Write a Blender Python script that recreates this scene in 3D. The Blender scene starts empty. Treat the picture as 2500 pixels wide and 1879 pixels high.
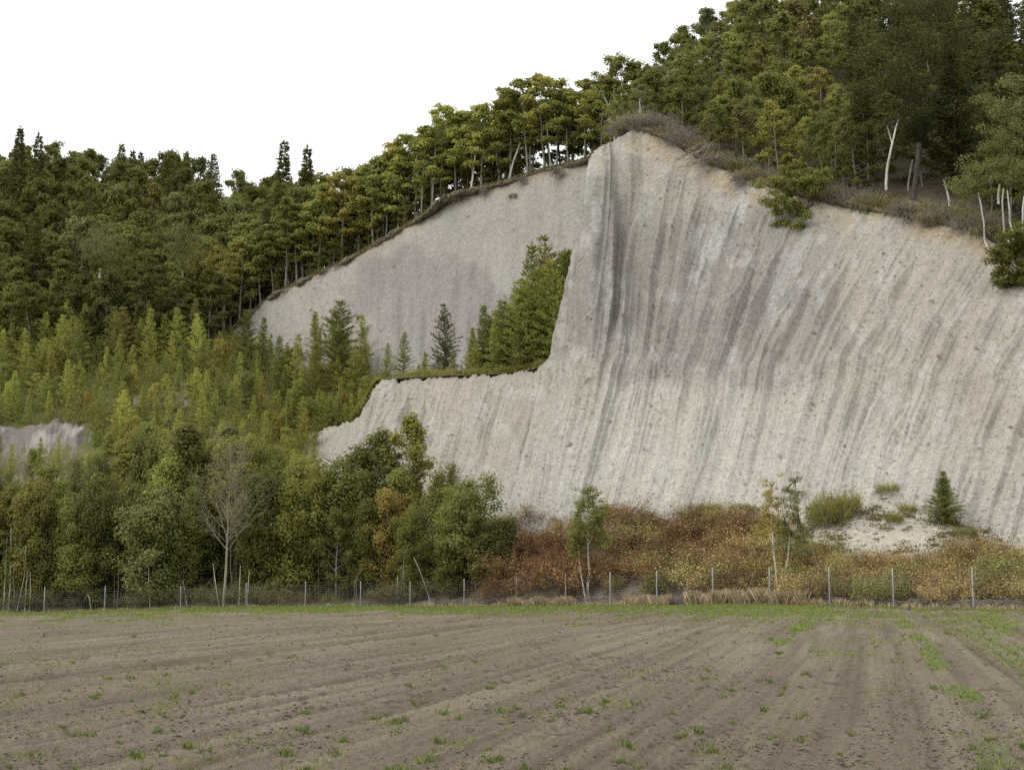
import bpy, math, random
import numpy as np
from mathutils import Vector
from mathutils.bvhtree import BVHTree

# ------------------------------------------------------------------ camera, sky, sun, exposure
SC = bpy.context.scene
COL = SC.collection
F_PX = 3434.0                                   # focal length in photo pixels (2500 wide)
CAMZ = 1.65
TILT = math.atan(460.5 / F_PX)
cam = bpy.data.cameras.new('camera')
cam.sensor_width = 36.0
cam.lens = F_PX / 2500 * 36.0
cam.clip_start = 0.1
cam.clip_end = 3000
camo = bpy.data.objects.new('camera', cam)
COL.objects.link(camo)
camo.location = (0, 0, CAMZ)
camo.rotation_euler = (math.pi / 2 + TILT, 0, 0)
SC.camera = camo

SUN_EL, SUN_AZ = math.radians(44), math.radians(-112)      # azimuth from +Y, clockwise: from behind left
world = bpy.data.worlds.new('World')
SC.world = world
world.use_nodes = True
wn, wl = world.node_tree.nodes, world.node_tree.links
bg = wn['Background']
sky = wn.new('ShaderNodeTexSky')
sky.sky_type = 'NISHITA'
sky.sun_disc = False
sky.sun_elevation = SUN_EL
sky.sun_rotation = SUN_AZ
sky.air_density = 1.5
sky.dust_density = 4.0
hsv = wn.new('ShaderNodeHueSaturation')
hsv.inputs['Saturation'].default_value = 0.12
hsv.inputs['Value'].default_value = 1.0
cloud = wn.new('ShaderNodeMix')
cloud.data_type = 'RGBA'
cloud.inputs[0].default_value = 0.72            # cloud cover
cloud.inputs[7].default_value = (11.8, 11.9, 12.1, 1)
wl.new(sky.outputs[0], hsv.inputs['Color'])
wl.new(hsv.outputs[0], cloud.inputs[6])
wl.new(cloud.outputs[2], bg.inputs['Color'])
bg.inputs['Strength'].default_value = 0.12
sun = bpy.data.lights.new('sun', 'SUN')
sun.energy = 0.95
sun.angle = math.radians(24)
sun.color = (1.0, 0.965, 0.91)
suno = bpy.data.objects.new('sun', sun)
COL.objects.link(suno)
sd = Vector((math.sin(SUN_AZ) * math.cos(SUN_EL), math.cos(SUN_AZ) * math.cos(SUN_EL), math.sin(SUN_EL)))
suno.rotation_euler = sd.to_track_quat('Z', 'Y').to_euler()
SC.view_settings.view_transform = 'Standard'
SC.view_settings.look = 'None'
SC.view_settings.exposure = 0.36
SC.view_settings.gamma = 1.0
SC.view_settings.use_curve_mapping = False
SC.cycles.max_bounces = 8
SC.cycles.diffuse_bounces = 5
SC.cycles.glossy_bounces = 1
SC.cycles.transmission_bounces = 6
SC.cycles.transparent_max_bounces = 4
SC.cycles.caustics_reflective = False
SC.cycles.caustics_refractive = False
SC.cycles.use_denoising = False
SC.render.use_persistent_data = False

# ------------------------------------------------------------------ helpers
CT, ST = math.cos(TILT), math.sin(TILT)

def at(px, py, Y):
    """world point at depth Y seen at photo pixel (px, py)"""
    px, py, Y = np.broadcast_arrays(np.asarray(px, float), np.asarray(py, float), np.asarray(Y, float))
    u = (px - 1250) / F_PX
    v = (939.5 - py) / F_PX
    dy = CT - v * ST
    dz = ST + v * CT
    return np.stack([u / dy * Y, Y, CAMZ + dz / dy * Y], -1)

def topx(P):
    P = np.asarray(P, float)
    d = P - np.array([0, 0, CAMZ])
    yc = d[..., 1] * CT + d[..., 2] * ST
    zc = -d[..., 1] * ST + d[..., 2] * CT
    return 1250 + d[..., 0] / yc * F_PX, 939.5 - zc / yc * F_PX

def sstep(a, b, x):
    t = np.clip((np.asarray(x, float) - a) / (b - a), 0, 1)
    return t * t * (3 - 2 * t)

def hash3(ix, iy, iz, seed):
    h = (ix.astype(np.int64) * 374761393 + iy.astype(np.int64) * 668265263 + iz.astype(np.int64) * 1440662683 + seed * 974634777)
    h = (h ^ (h >> 13)) * 1274126177
    h = h & 0xffffffff
    h = (h ^ (h >> 15)) * 2246822519 & 0xffffffff
    return ((h ^ (h >> 13)) & 0xffffff) / float(0xffffff)

def noise(x, y, z=0.0, seed=0):
    """smooth value noise in -1..1"""
    x, y, z = np.broadcast_arrays(np.asarray(x, float), np.asarray(y, float), np.asarray(z, float))
    ix, iy, iz = np.floor(x), np.floor(y), np.floor(z)
    fx, fy, fz = x - ix, y - iy, z - iz
    fx, fy, fz = (f * f * f * (f * (f * 6 - 15) + 10) for f in (fx, fy, fz))
    zs = (0, 1) if np.any(fz) else (0,)
    out = 0
    for a in (0, 1):
        wa = fx if a else 1 - fx
        for b in (0, 1):
            wb = fy if b else 1 - fy
            for c in zs:
                wc = (fz if c else 1 - fz) if len(zs) == 2 else 1.0
                out = out + wa * wb * wc * hash3(ix + a, iy + b, iz + c, seed)
    return out * 2 - 1

def fbm(x, y, z=0.0, seed=0, octaves=4, gain=0.5):
    s, a, n = 0, 1.0, 0
    for k in range(octaves):
        m = 2.03 ** k
        s = s + a * noise(np.asarray(x) * m + 17 * k, np.asarray(y) * m - 9 * k, np.asarray(z) * m, seed + k * 31)
        n += a
        a *= gain
    return s / n

def pchip(x, y, xq):
    """monotone cubic through (x, y[n, k])"""
    x = np.asarray(x, float)
    y = np.asarray(y, float)
    h = np.diff(x)
    d = np.diff(y, axis=0) / h[:, None]
    m = np.zeros_like(y)
    m[0], m[-1] = d[0], d[-1]
    if len(x) > 2:
        w1 = (2 * h[1:] + h[:-1])[:, None]
        w2 = (h[1:] + 2 * h[:-1])[:, None]
        ok = d[:-1] * d[1:] > 0
        with np.errstate(divide='ignore', invalid='ignore'):
            mm = (w1 + w2) / (w1 / d[:-1] + w2 / d[1:])
        m[1:-1] = np.where(ok, mm, 0)
    i = np.clip(np.searchsorted(x, xq, side='right') - 1, 0, len(x) - 2)
    t = ((xq - x[i]) / h[i])[:, None]
    H = h[i][:, None]
    return ((1 + 2 * t) * (1 - t) ** 2 * y[i] + t * (1 - t) ** 2 * H * m[i]
            + t * t * (3 - 2 * t) * y[i + 1] + t * t * (t - 1) * H * m[i + 1])

def smooth_cols(x, y, xq):
    """catmull-like through columns: y[n, rows, 3]"""
    n, r, k = y.shape
    return pchip(x, y.reshape(n, r * k), xq).reshape(len(xq), r, k)

def loft(cols, M, N, s=None):
    """cols: list of columns, each a list of (px, py, Y) points from top to bottom"""
    rows = []
    t = np.linspace(0, 1, N)
    for c in cols:
        P = at(*np.array(c, float).T)
        a = np.r_[0, np.cumsum(np.linalg.norm(np.diff(P, axis=0), axis=1))]
        rows.append(pchip(a / a[-1], P, t))
    R = np.array(rows)
    if s is None:
        s = np.r_[0, np.cumsum(np.maximum(0.3, np.linalg.norm(np.diff(R, axis=0), axis=2).mean(1)))]
    q = np.linspace(s[0], s[-1], M)
    return smooth_cols(s, R, q), q, t

def grid_normals(G):
    du = np.gradient(G, axis=0)
    dv = np.gradient(G, axis=1)
    n = np.cross(du, dv)
    n /= np.maximum(np.linalg.norm(n, axis=2, keepdims=True), 1e-9)
    return n

def make_mesh(name, V, Fq, mats=(), smooth=False, attrs=None, fattrs=None, matidx=None):
    V = np.ascontiguousarray(V, dtype=np.float32).reshape(-1, 3)
    me = bpy.data.meshes.new(name)
    me.vertices.add(len(V))
    me.vertices.foreach_set('co', V.ravel())
    Fs = Fq if isinstance(Fq, list) else [Fq]
    Fs = [np.asarray(f, dtype=np.int32) for f in Fs if len(f)]
    tot = np.concatenate([np.full(len(f), f.shape[1], np.int32) for f in Fs])
    idx = np.concatenate([f.ravel() for f in Fs])
    me.loops.add(len(idx))
    me.loops.foreach_set('vertex_index', idx)
    me.polygons.add(len(tot))
    st = np.r_[0, np.cumsum(tot)[:-1]].astype(np.int32)
    me.polygons.foreach_set('loop_start', st)
    me.polygons.foreach_set('loop_total', tot)
    if smooth:
        me.polygons.foreach_set('use_smooth', np.ones(len(tot), bool))
    for m in mats:
        me.materials.append(m)
    if matidx is not None:
        me.polygons.foreach_set('material_index', np.asarray(matidx, np.int32))
    for k, v in (attrs or {}).items():
        v = np.asarray(v, np.float32)
        if v.ndim == 2:
            a = me.color_attributes.new(k, 'FLOAT_COLOR', 'POINT')
            a.data.foreach_set('color', np.c_[v, np.ones(len(v))].astype(np.float32).ravel())
        else:
            a = me.attributes.new(k, 'FLOAT', 'POINT')
            a.data.foreach_set('value', v)
    for k, v in (fattrs or {}).items():
        a = me.attributes.new(k, 'FLOAT', 'FACE')
        a.data.foreach_set('value', np.asarray(v, np.float32))
    me.update(calc_edges=True)
    return me

def grid_faces(M, N, off=0):
    i = np.arange(M - 1)[:, None] * N + np.arange(N - 1)[None, :]
    return (np.stack([i, i + 1, i + N + 1, i + N], -1).reshape(-1, 4) + off)

def link(name, data, parent=None, label=None, cat=None, group=None, kind=None, loc=None, rz=None):
    o = bpy.data.objects.new(name, data)
    COL.objects.link(o)
    if parent is not None:
        o.parent = parent
    if loc is not None:
        o.location = [float(v) for v in loc]
    if rz is not None:
        o.rotation_euler = (0, 0, float(rz))
    if label: o['label'] = label
    if cat: o['category'] = cat
    if group: o['group'] = group
    if kind: o['kind'] = kind
    return o

BV = {}
def remember(key, G):
    M, N = G.shape[:2]
    BV[key] = BVHTree.FromPolygons([Vector(p) for p in G.reshape(-1, 3).tolist()], grid_faces(M, N).tolist())

def drop(key, x, y, dflt=0.0):
    for k in ([key] if isinstance(key, str) else key):
        h = BV[k].ray_cast(Vector((x, y, 300)), Vector((0, 0, -1)))
        if h[0] is not None:
            return h[0].z
    return None

def hit(px, py, keys=None):
    d = Vector(at(px, py, 100.0)) - Vector((0, 0, CAMZ))
    best = None
    for k in (keys or BV):
        h = BV[k].ray_cast(Vector((0, 0, CAMZ)), d.normalized())
        if h[0] is not None and (best is None or h[3] < best[3]):
            best = h
    return None if best is None else np.array(best[0])

# ------------------------------------------------------------------ materials
def new_mat(name, rough=0.9, spec=0.2):
    m = bpy.data.materials.new(name)
    m.use_nodes = True
    b = m.node_tree.nodes['Principled BSDF']
    b.inputs['Roughness'].default_value = rough
    b.inputs['Specular IOR Level'].default_value = spec
    return m, m.node_tree.nodes, m.node_tree.links, b

def mixc(n, l, a, b, f, mode='MIX'):
    x = n.new('ShaderNodeMix')
    x.data_type = 'RGBA'
    x.blend_type = mode
    for sock, v in ((0, f), (6, a), (7, b)):
        if hasattr(v, 'is_linked') or hasattr(v, 'links'):
            l.new(v, x.inputs[sock])
        else:
            x.inputs[sock].default_value = v if sock == 0 else (*v, 1)
    return x.outputs[2]

def ntex(n, l, scale, detail=4, rough=0.6, coord=None, obj=False):
    t = n.new('ShaderNodeTexNoise')
    t.inputs['Scale'].default_value = scale
    t.inputs['Detail'].default_value = detail
    t.inputs['Roughness'].default_value = rough
    if coord is not None:
        l.new(coord, t.inputs['Vector'])
    return t.outputs['Fac']

def ramp(n, l, src, stops):
    r = n.new('ShaderNodeValToRGB')
    while len(r.color_ramp.elements) < len(stops):
        r.color_ramp.elements.new(0.5)
    for e, (p, c) in zip(r.color_ramp.elements, stops):
        e.position = p
        e.color = (c, c, c, 1) if isinstance(c, (int, float)) else (*c, 1)
    l.new(src, r.inputs[0])
    return r.outputs[0]

def rock_mat(name, bump=0.5):
    m, n, l, b = new_mat(name, 0.95, 0.1)
    at_ = n.new('ShaderNodeAttribute'); at_.attribute_name = 'col'
    co = n.new('ShaderNodeTexCoord').outputs['Object']
    n1 = ntex(n, l, 2.2, 5, 0.7, co)
    n2 = ntex(n, l, 9.0, 4, 0.7, co)
    f1 = ramp(n, l, n1, [(0.3, 0.86), (0.7, 1.1)])
    f2 = ramp(n, l, n2, [(0.28, 0.70), (0.45, 0.98), (0.75, 1.14)])
    mp = n.new('ShaderNodeMapping'); mp.inputs['Scale'].default_value = (1, 1, 1.9); l.new(co, mp.inputs[0])
    f4 = ramp(n, l, ntex(n, l, 4.6, 3, 0.6, mp.outputs[0]), [(0.35, 0.52), (0.41, 0.96), (0.6, 1.0), (0.70, 1.14)])
    c = mixc(n, l, at_.outputs['Color'], f1, 1.0, 'MULTIPLY')
    c = mixc(n, l, c, f2, 1.0, 'MULTIPLY')
    c = mixc(n, l, c, f4, 0.85, 'MULTIPLY')
    l.new(c, b.inputs['Base Color'])
    bp = n.new('ShaderNodeBump')
    bp.inputs['Strength'].default_value = bump
    bp.inputs['Distance'].default_value = 0.12
    n3 = ntex(n, l, 6.0, 6, 0.75, co)
    l.new(n3, bp.inputs['Height'])
    l.new(bp.outputs[0], b.inputs['Normal'])
    return m

def leaf_mat(name, yel=(0.175, 0.16, 0.04), yamt=0.25, trans=0.4, spec=0.10, var=0.45, rough=0.6):
    m, n, l, b = new_mat(name, rough, spec)
    oi = n.new('ShaderNodeObjectInfo')
    av = n.new('ShaderNodeAttribute'); av.attribute_name = 'var'
    f = ramp(n, l, av.outputs['Fac'], [(0.0, 1 - var), (1.0, 1 + var)])
    c = mixc(n, l, oi.outputs['Color'], f, 1.0, 'MULTIPLY')
    ya = n.new('ShaderNodeMath'); ya.operation = 'MULTIPLY'
    ay = n.new('ShaderNodeAttribute'); ay.attribute_name = 'yel'
    l.new(ay.outputs['Fac'], ya.inputs[0]); ya.inputs[1].default_value = yamt
    c = mixc(n, l, c, yel, ya.outputs[0])
    l.new(c, b.inputs['Base Color'])
    tr = n.new('ShaderNodeBsdfTranslucent')
    l.new(c, tr.inputs['Color'])
    mx = n.new('ShaderNodeMixShader'); mx.inputs[0].default_value = trans
    l.new(b.outputs[0], mx.inputs[1]); l.new(tr.outputs[0], mx.inputs[2])
    l.new(mx.outputs[0], n['Material Output'].inputs['Surface'])
    return m

def bark_mat(name, c1, c2, marks=None):
    m, n, l, b = new_mat(name, 0.9, 0.15)
    co = n.new('ShaderNodeTexCoord').outputs['Object']
    mp = n.new('ShaderNodeMapping'); mp.inputs['Scale'].default_value = (1, 1, 0.3) if marks is None else (1, 1, 3.0)
    l.new(co, mp.inputs[0])
    n1 = ntex(n, l, 7.0 if marks is None else 3.0, 4, 0.7, mp.outputs[0])
    c = mixc(n, l, c1, c2, ramp(n, l, n1, [(0.35, 0.0), (0.65, 1.0)] if marks is None else [(0.55, 0.0), (0.68, 1.0)]))
    l.new(c, b.inputs['Base Color'])
    return m

def plain_noise_mat(name, c1, c2, scale=6.0, rough=0.9, usevar=False):
    m, n, l, b = new_mat(name, rough, 0.15)
    co = n.new('ShaderNodeTexCoord').outputs['Object']
    c = mixc(n, l, c1, c2, ramp(n, l, ntex(n, l, scale, 4, 0.65, co), [(0.3, 0.0), (0.7, 1.0)]))
    if usevar:
        av = n.new('ShaderNodeAttribute'); av.attribute_name = 'var'
        c = mixc(n, l, c, ramp(n, l, av.outputs['Fac'], [(0, 0.6), (1, 1.35)]), 1.0, 'MULTIPLY')
    l.new(c, b.inputs['Base Color'])
    return m

M_ROCK = rock_mat('pale_tuff', 0.55)
M_LEAF = leaf_mat('broad_leaves', trans=0.45, var=0.32)
M_NEEDLE = leaf_mat('larch_needles', yel=(0.20, 0.18, 0.04), yamt=0.30, trans=0.5, spec=0.06, var=0.32)
M_DRY = leaf_mat('dry_leaves', yel=(0.30, 0.22, 0.09), yamt=0.35, trans=0.2, spec=0.1, var=0.5, rough=0.8)
M_BARK = bark_mat('grey_bark', (0.16, 0.145, 0.12), (0.26, 0.245, 0.21))
M_BARKD = bark_mat('dark_bark', (0.05, 0.042, 0.034), (0.11, 0.095, 0.078))
M_BIRCH = bark_mat('white_birch_bark', (0.52, 0.49, 0.43), (0.16, 0.14, 0.12), marks=1)
M_TAN = bark_mat('tan_bark', (0.20, 0.18, 0.13), (0.29, 0.26, 0.19))
M_TWIG = plain_noise_mat('dead_twigs', (0.17, 0.14, 0.11), (0.33, 0.29, 0.24), 3.0, usevar=True)
M_WIRE = plain_noise_mat('fence_wire', (0.13, 0.135, 0.13), (0.19, 0.195, 0.19), 8.0, 0.7)
M_METAL, _n, _l, _b = new_mat('galvanised_steel', 0.45, 0.5)
_b.inputs['Metallic'].default_value = 0.35
_l.new(mixc(_n, _l, (0.26, 0.27, 0.275), (0.36, 0.37, 0.375), ntex(_n, _l, 30, 3, 0.6, _n.new('ShaderNodeTexCoord').outputs['Object'])), _b.inputs['Base Color'])

def attr_mat(name, bump=0.9, dist=0.045, sc=30.0, sc2=6.0):
    m, n, l, b = new_mat(name, 0.95, 0.12)
    at_ = n.new('ShaderNodeAttribute'); at_.attribute_name = 'col'
    co = n.new('ShaderNodeTexCoord').outputs['Object']
    n1 = ntex(n, l, sc, 5, 0.75, co)
    n2 = ntex(n, l, sc2, 4, 0.7, co)
    c = mixc(n, l, at_.outputs['Color'], ramp(n, l, n1, [(0.3, 0.58), (0.5, 1.0), (0.75, 1.28)]), 1.0, 'MULTIPLY')
    c = mixc(n, l, c, ramp(n, l, n2, [(0.3, 0.85), (0.7, 1.12)]), 1.0, 'MULTIPLY')
    l.new(c, b.inputs['Base Color'])
    bp = n.new('ShaderNodeBump')
    bp.inputs['Strength'].default_value = bump
    bp.inputs['Distance'].default_value = dist
    l.new(n1, bp.inputs['Height'])
    l.new(bp.outputs[0], b.inputs['Normal'])
    return m
M_SOIL = attr_mat('tilled_soil')
M_FLOOR = attr_mat('forest_floor', 0.5, 0.1, 8.0, 1.5)

# ------------------------------------------------------------------ terrain
# main cliff: columns run down the fall line, from left (behind the shelf) to the right
CREST = [(1503, 343, 128), (1545, 318, 126.8), (1600, 332, 125), (1720, 396, 122), (1850, 448, 118), (1990, 492, 114), (2120, 518, 110.5),
         (2250, 542, 107), (2370, 567, 103), (2480, 622, 99.5), (2600, 680, 96), (2720, 745, 93), (2870, 815, 90), (3050, 880, 88)]
main_cols = [
    [(650, 1105, 146), (640, 1180, 141), (620, 1300, 135)],
    [(790, 1045, 142), (760, 1130, 137), (720, 1290, 130)],
    [(868, 1016, 138), (840, 1110, 134), (790, 1290, 127.5)],
    [(893, 990, 136.5), (862, 1110, 132.5), (815, 1290, 127)],
    [(928, 926, 135), (900, 1030, 131), (872, 1140, 127.5), (835, 1300, 122)],
    [(1080, 918, 133), (1045, 1040, 128.5), (1010, 1150, 125), (960, 1310, 119)],
    [(1225, 912, 130.5), (1195, 1040, 125.5), (1165, 1140, 121.5), (1110, 1310, 115.5)],
    [(1322, 896, 127), (1290, 1010, 121.5), (1255, 1120, 117.5), (1200, 1300, 111.5)],
    [(1338, 880, 126), (1305, 1010, 120), (1272, 1120, 116), (1225, 1300, 110.5)],
    [(1366, 760, 126.5), (1350, 870, 122), (1320, 1000, 117.5), (1290, 1110, 114), (1245, 1298, 109)],
    [(1400, 600, 127), (1382, 850, 119), (1350, 985, 115), (1318, 1100, 112), (1270, 1295, 107.5)],
    [(1435, 455, 127.5), (1415, 700, 120.5), (1395, 890, 115), (1360, 1020, 111.5), (1300, 1290, 106.5)],
    [(1468, 368, 127.5), (1450, 600, 121), (1425, 850, 114.5), (1390, 1010, 110.5), (1330, 1285, 105.5)],
    [CREST[0], (1490, 600, 121), (1465, 850, 114), (1430, 1010, 110), (1360, 1280, 105)],
    [CREST[1], (1531, 600, 121), (1503, 850, 113.9), (1465, 1010, 109.8), (1395, 1272, 104.6)],
    [CREST[2], (1572, 600, 120.2), (1540, 850, 113.5), (1500, 1010, 109.3), (1430, 1265, 104)],
    [CREST[3], (1680, 600, 117.5), (1632, 850, 111.5), (1590, 1050, 106.5), (1535, 1245, 102)],
    [CREST[4], (1785, 640, 114), (1718, 880, 108.5), (1675, 1050, 104), (1630, 1220, 100)],
    [CREST[5], (1900, 690, 110), (1825, 900, 105), (1785, 1050, 101), (1740, 1205, 97.5)],
    [CREST[6], (2012, 715, 107), (1930, 920, 102), (1885, 1060, 98.5), (1850, 1205, 95)],
    [CREST[7], (2142, 735, 103.5), (2058, 930, 99), (2008, 1070, 95.5), (1965, 1225, 92)],
    [CREST[8], (2262, 765, 99.5), (2185, 950, 95.5), (2132, 1090, 92.5), (2085, 1260, 89)],
    [CREST[9], (2380, 800, 96), (2308, 975, 92.5), (2252, 1120, 89.5), (2205, 1300, 86.5)],
    [CREST[10], (2505, 850, 92.5), (2435, 1010, 89.5), (2380, 1150, 87), (2330, 1345, 84.3)],
    [CREST[11], (2640, 910, 89.5), (2570, 1065, 87), (2515, 1200, 85), (2465, 1385, 82.5)],
    [CREST[12], (2790, 970, 87), (2720, 1120, 85), (2670, 1250, 83), (2620, 1410, 81)],
    [CREST[13], (2970, 1030, 85), (2900, 1170, 83), (2850, 1280, 81.5), (2800, 1420, 79.5)],
]
rs = np.random.RandomState(7)

def rib_set(S, V, edges, starts, amps, gull, fade0=0.05, sharp=1.25):
    """ridges at the given s positions, gullies between; returns height 0..1 * amplitude"""
    e = np.array(edges)
    i = np.clip(np.searchsorted(e, S) - 1, 0, len(e) - 2)
    w = e[i + 1] - e[i]
    f = np.clip((S - e[i]) / w, 0, 1)
    g = np.array(gull)[i]
    left = f < g
    d = np.where(left, 1 - f / g, (f - g) / (1 - g))
    k = np.where(left, i, i + 1)
    env = sstep(0, 1, (V - np.array(starts)[k]) / fade0)
    return d ** sharp * env * np.array(amps)[k] * np.minimum(w, 3.2)

def ridges(S, V, edges, starts, run, amax, ml, mr, decline):
    """spurs standing proud of the face, each with a pointed head where it begins"""
    e = np.array(edges)
    i = np.clip(np.searchsorted(e, S) - 1, 0, len(e) - 2)
    out = np.zeros_like(S)
    for k in (np.maximum(i - 1, 0), i, i + 1, np.minimum(i + 2, len(e) - 1)):
        ds = S - e[k]
        A = amax[k] * np.clip((V - starts[k]) / run[k], 0, 1) * (1 - decline * sstep(0.5, 1.0, V))
        out = np.maximum(out, A - np.where(ds < 0, ml[k], mr[k]) * np.abs(ds))
    return out

def cliff(name, cols, M, N, seed, ribs, colour, amp_small=0.05, stones=1500, key=None):
    G, q, t = loft(cols, M, N)
    base = G.copy()
    nrm = grid_normals(G)
    # normals should face the camera
    if nrm[M // 2, N // 2, 1] > 0:
        nrm = -nrm
    S, V = np.meshgrid(q, t, indexing='ij')
    X, Y, Z = base[..., 0], base[..., 1], base[..., 2]
    D = ribs(S, V, X, Y, Z)
    D = D + amp_small * 3.0 * fbm(S * 0.45, Z * 0.25, 0, seed, 3)
    D = D + amp_small * fbm(X * 1.6, Y * 1.2, Z * 1.3, seed + 5, 3, 0.6)
    D = D + amp_small * 0.7 * fbm(S * 2.2, V * 9, 0, seed + 9, 2)
    D = D + amp_small * 0.45 * noise(X * 5, Y * 4, Z * 6, seed + 10)
    # embedded stones and the pits they leave
    r2 = np.random.RandomState(seed)
    spot = np.zeros_like(D)
    L = np.linalg.norm(base[:, -1] - base[:, 0], axis=1)
    dsl = np.linalg.norm(np.diff(base, axis=0), axis=2).mean(1)
    dsl = np.r_[dsl, dsl[-1]]
    dv = np.linalg.norm(np.diff(base, axis=1), axis=2).mean()
    for _ in range(stones):
        i, j = r2.randint(3, M - 3), int(r2.rand() * (N - 6)) + 3
        ds = max(dsl[i], 0.02)
        rad = 0.055 + 0.15 * r2.rand() ** 12
        a = 0.8 + 1.0 * r2.rand()
        wi, wj = int(rad * a * 2.2 / ds) + 1, int(rad * 2.2 / dv) + 1
        i0, i1, j0, j1 = max(0, i - wi), min(M, i + wi + 1), max(0, j - wj), min(N, j + wj + 1)
        ii, jj = np.meshgrid(np.arange(i0, i1), np.arange(j0, j1), indexing='ij')
        r = np.sqrt(((ii - i) * ds / (rad * a)) ** 2 + ((jj - j) * dv / rad) ** 2)
        k = np.exp(-r ** 2 * 1.6)
        sg = 0.75 if r2.rand() < 0.6 else -0.7
        D[i0:i1, j0:j1] += sg * rad * k
        spot[i0:i1, j0:j1] = np.maximum(spot[i0:i1, j0:j1], sstep(.3, .65, k) * (0.3 + 0.6 * r2.rand()))
    G = base + nrm * D[..., None]
    if name == 'cliff':
        pxg, _g = topx(base)
        G[..., 2] -= (.32 * np.maximum(0, noise(S * 1.1, 0, 0, 71)) + .25 * np.maximum(0, noise(S * 4, 0, 0, 72))) * np.exp(-V / .02) * (pxg < 1320)
    C = colour(S, V, G[..., 0], G[..., 1], G[..., 2], spot, D)
    me = make_mesh(name, G, grid_faces(M, N), [M_ROCK], smooth=True, attrs={'col': C.reshape(-1, 3)})
    o = link(name, me, kind='structure')
    if key:
        st = max(1, M // 300)
        remember(key, G[::st, ::max(1, N // 150)])
    return o, G

for c in main_cols:
    x, y, Y_ = c[-1]
    c.append((x - 22, y + 75, Y_ - 1.0))

def ribs_main(S, V, X, Y, Z):
    r = np.random.RandomState(3)
    px, py = topx(np.stack([X, Y, Z], -1))
    smax = S.max()
    def family(lo, hi, seed):
        rr = np.random.RandomState(seed)
        e, s = [-2.0], -2.0
        while s < smax + 4:
            s += rr.uniform(lo, hi) if rr.rand() < .75 else rr.uniform(hi, hi * 1.5)
            e.append(s)
        return np.array(e), len(e)
    wob = 0.25 * noise(V * 2.0, S * 0.05, 0, 11) * V + 0.16 * noise(V * 6, S * 0.25, 0, 12) + 0.07 * noise(V * 18, S * 0.4, 0, 14)
    e, n = family(1.35, 2.3, 5)
    amax = r.uniform(0.45, 1.0, n)
    H = ridges(S + wob, V, e, r.uniform(0.02, 0.20, n), r.uniform(0.14, 0.34, n), amax, r.uniform(.65, 1.05, n), r.uniform(.8, 1.5, n), .55)
    spurfade = 0.35 + 0.65 * sstep(1500, 1600, px + (py - 350) * 0.1)
    lowtier = sstep(870, 980, py)
    H = H * (spurfade * (1 - lowtier) + lowtier * 0.85)
    # minor spurs between the main ones
    e1, n1 = family(0.5, 1.5, 6)
    H = np.maximum(H, ridges(S + wob * 1.4 + .1 * noise(V * 9, S, 0, 15), V, e1, r.uniform(0.03, 0.6, n1), r.uniform(0.08, 0.2, n1), r.uniform(0.10, 0.42, n1), r.uniform(.6, 1.1, n1), r.uniform(.7, 1.3, n1), .5) * (.4 + .6 * spurfade))
    # the wandering spurs of the lower tier
    w2 = 0.5 * noise(V * 3.2, S * 0.07, 0, 21) + 0.3 * noise(V * 8, S * 0.2, 0, 22)
    e2, n2 = family(1.0, 3.2, 8)
    H2 = ridges(S + w2, V, e2, r.uniform(0.42, 0.68, n2), r.uniform(0.06, 0.16, n2), r.uniform(0.3, .8, n2), r.uniform(.6, 1.0, n2), r.uniform(.7, 1.3, n2), .7)
    H = np.maximum(H, H2)
    H = H + .10 * np.maximum(0, 1 - 2.2 * np.abs(noise(S * 2.6 + wob, V * 2.2, 0, 26))) * sstep(.03, .12, V) * (1 - .5 * sstep(.6, 1, V))
    H = H * (.95 + .3 * noise(S * .3, V * 3, 0, 24) + 0.42 * noise(S * .55, V * 9 + S * .2, 0, 27))
    H = H * (1 - .22 * sstep(860, 960, py))
    # deep groove beside the spur
    gx = 1512 - (py - 430) * 0.085 + 8 * noise(py * 0.012, 0, 0, 31)
    gr = -0.45 * np.exp(-((px - gx - 16) / 15.0) ** 2) * sstep(430, 560, py) * (1 - sstep(760, 900, py))
    gr += -0.25 * np.exp(-((px - gx + 28) / 11.0) ** 2) * sstep(400, 480, py) * (1 - sstep(640, 800, py))
    gr += -0.8 * np.exp(-((px - 1556 + (py - 400) * .12) / 14.0) ** 2) * sstep(365, 440, py) * (1 - sstep(560, 700, py))
    gr += 1.3 * np.exp(-((px - 1484 + (py - 345) * .09) / 30.0) ** 2) * sstep(335, 420, py) * (1 - sstep(640, 880, py))
    gr += 0.5 * np.exp(-((px - gx - 2) / 12.0) ** 2) * sstep(460, 560, py) * (1 - sstep(700, 860, py))
    gr += 0.9 * np.exp(-((px - gx - 48) / 18.0) ** 2) * sstep(500, 600, py) * (1 - sstep(800, 900, py))
    fine = sstep(1640, 1500, px + (py - 500) * .08) * (1 - sstep(820, 900, py))
    gr = gr + fine * 0.13 * (1 - 2 * np.abs(noise(S * 2.1 + .3 * noise(V * 6, S, 0, 32), V * 1.1, 0, 33)))
    # ledge where the upper face meets the lower tier
    led = 0.35 * np.exp(-((py - 905 + 25 * noise(S * 0.3, 0, 0, 41)) / 28.0) ** 2) * sstep(1250, 1400, px)
    # the left silhouette of the spur stays clean
    edge = sstep(0, 1.2, S - 0.0)
    return (H + gr + led) * edge

def mix3(a, b, f):
    return a + (np.asarray(b) - a) * f[..., None]

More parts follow.
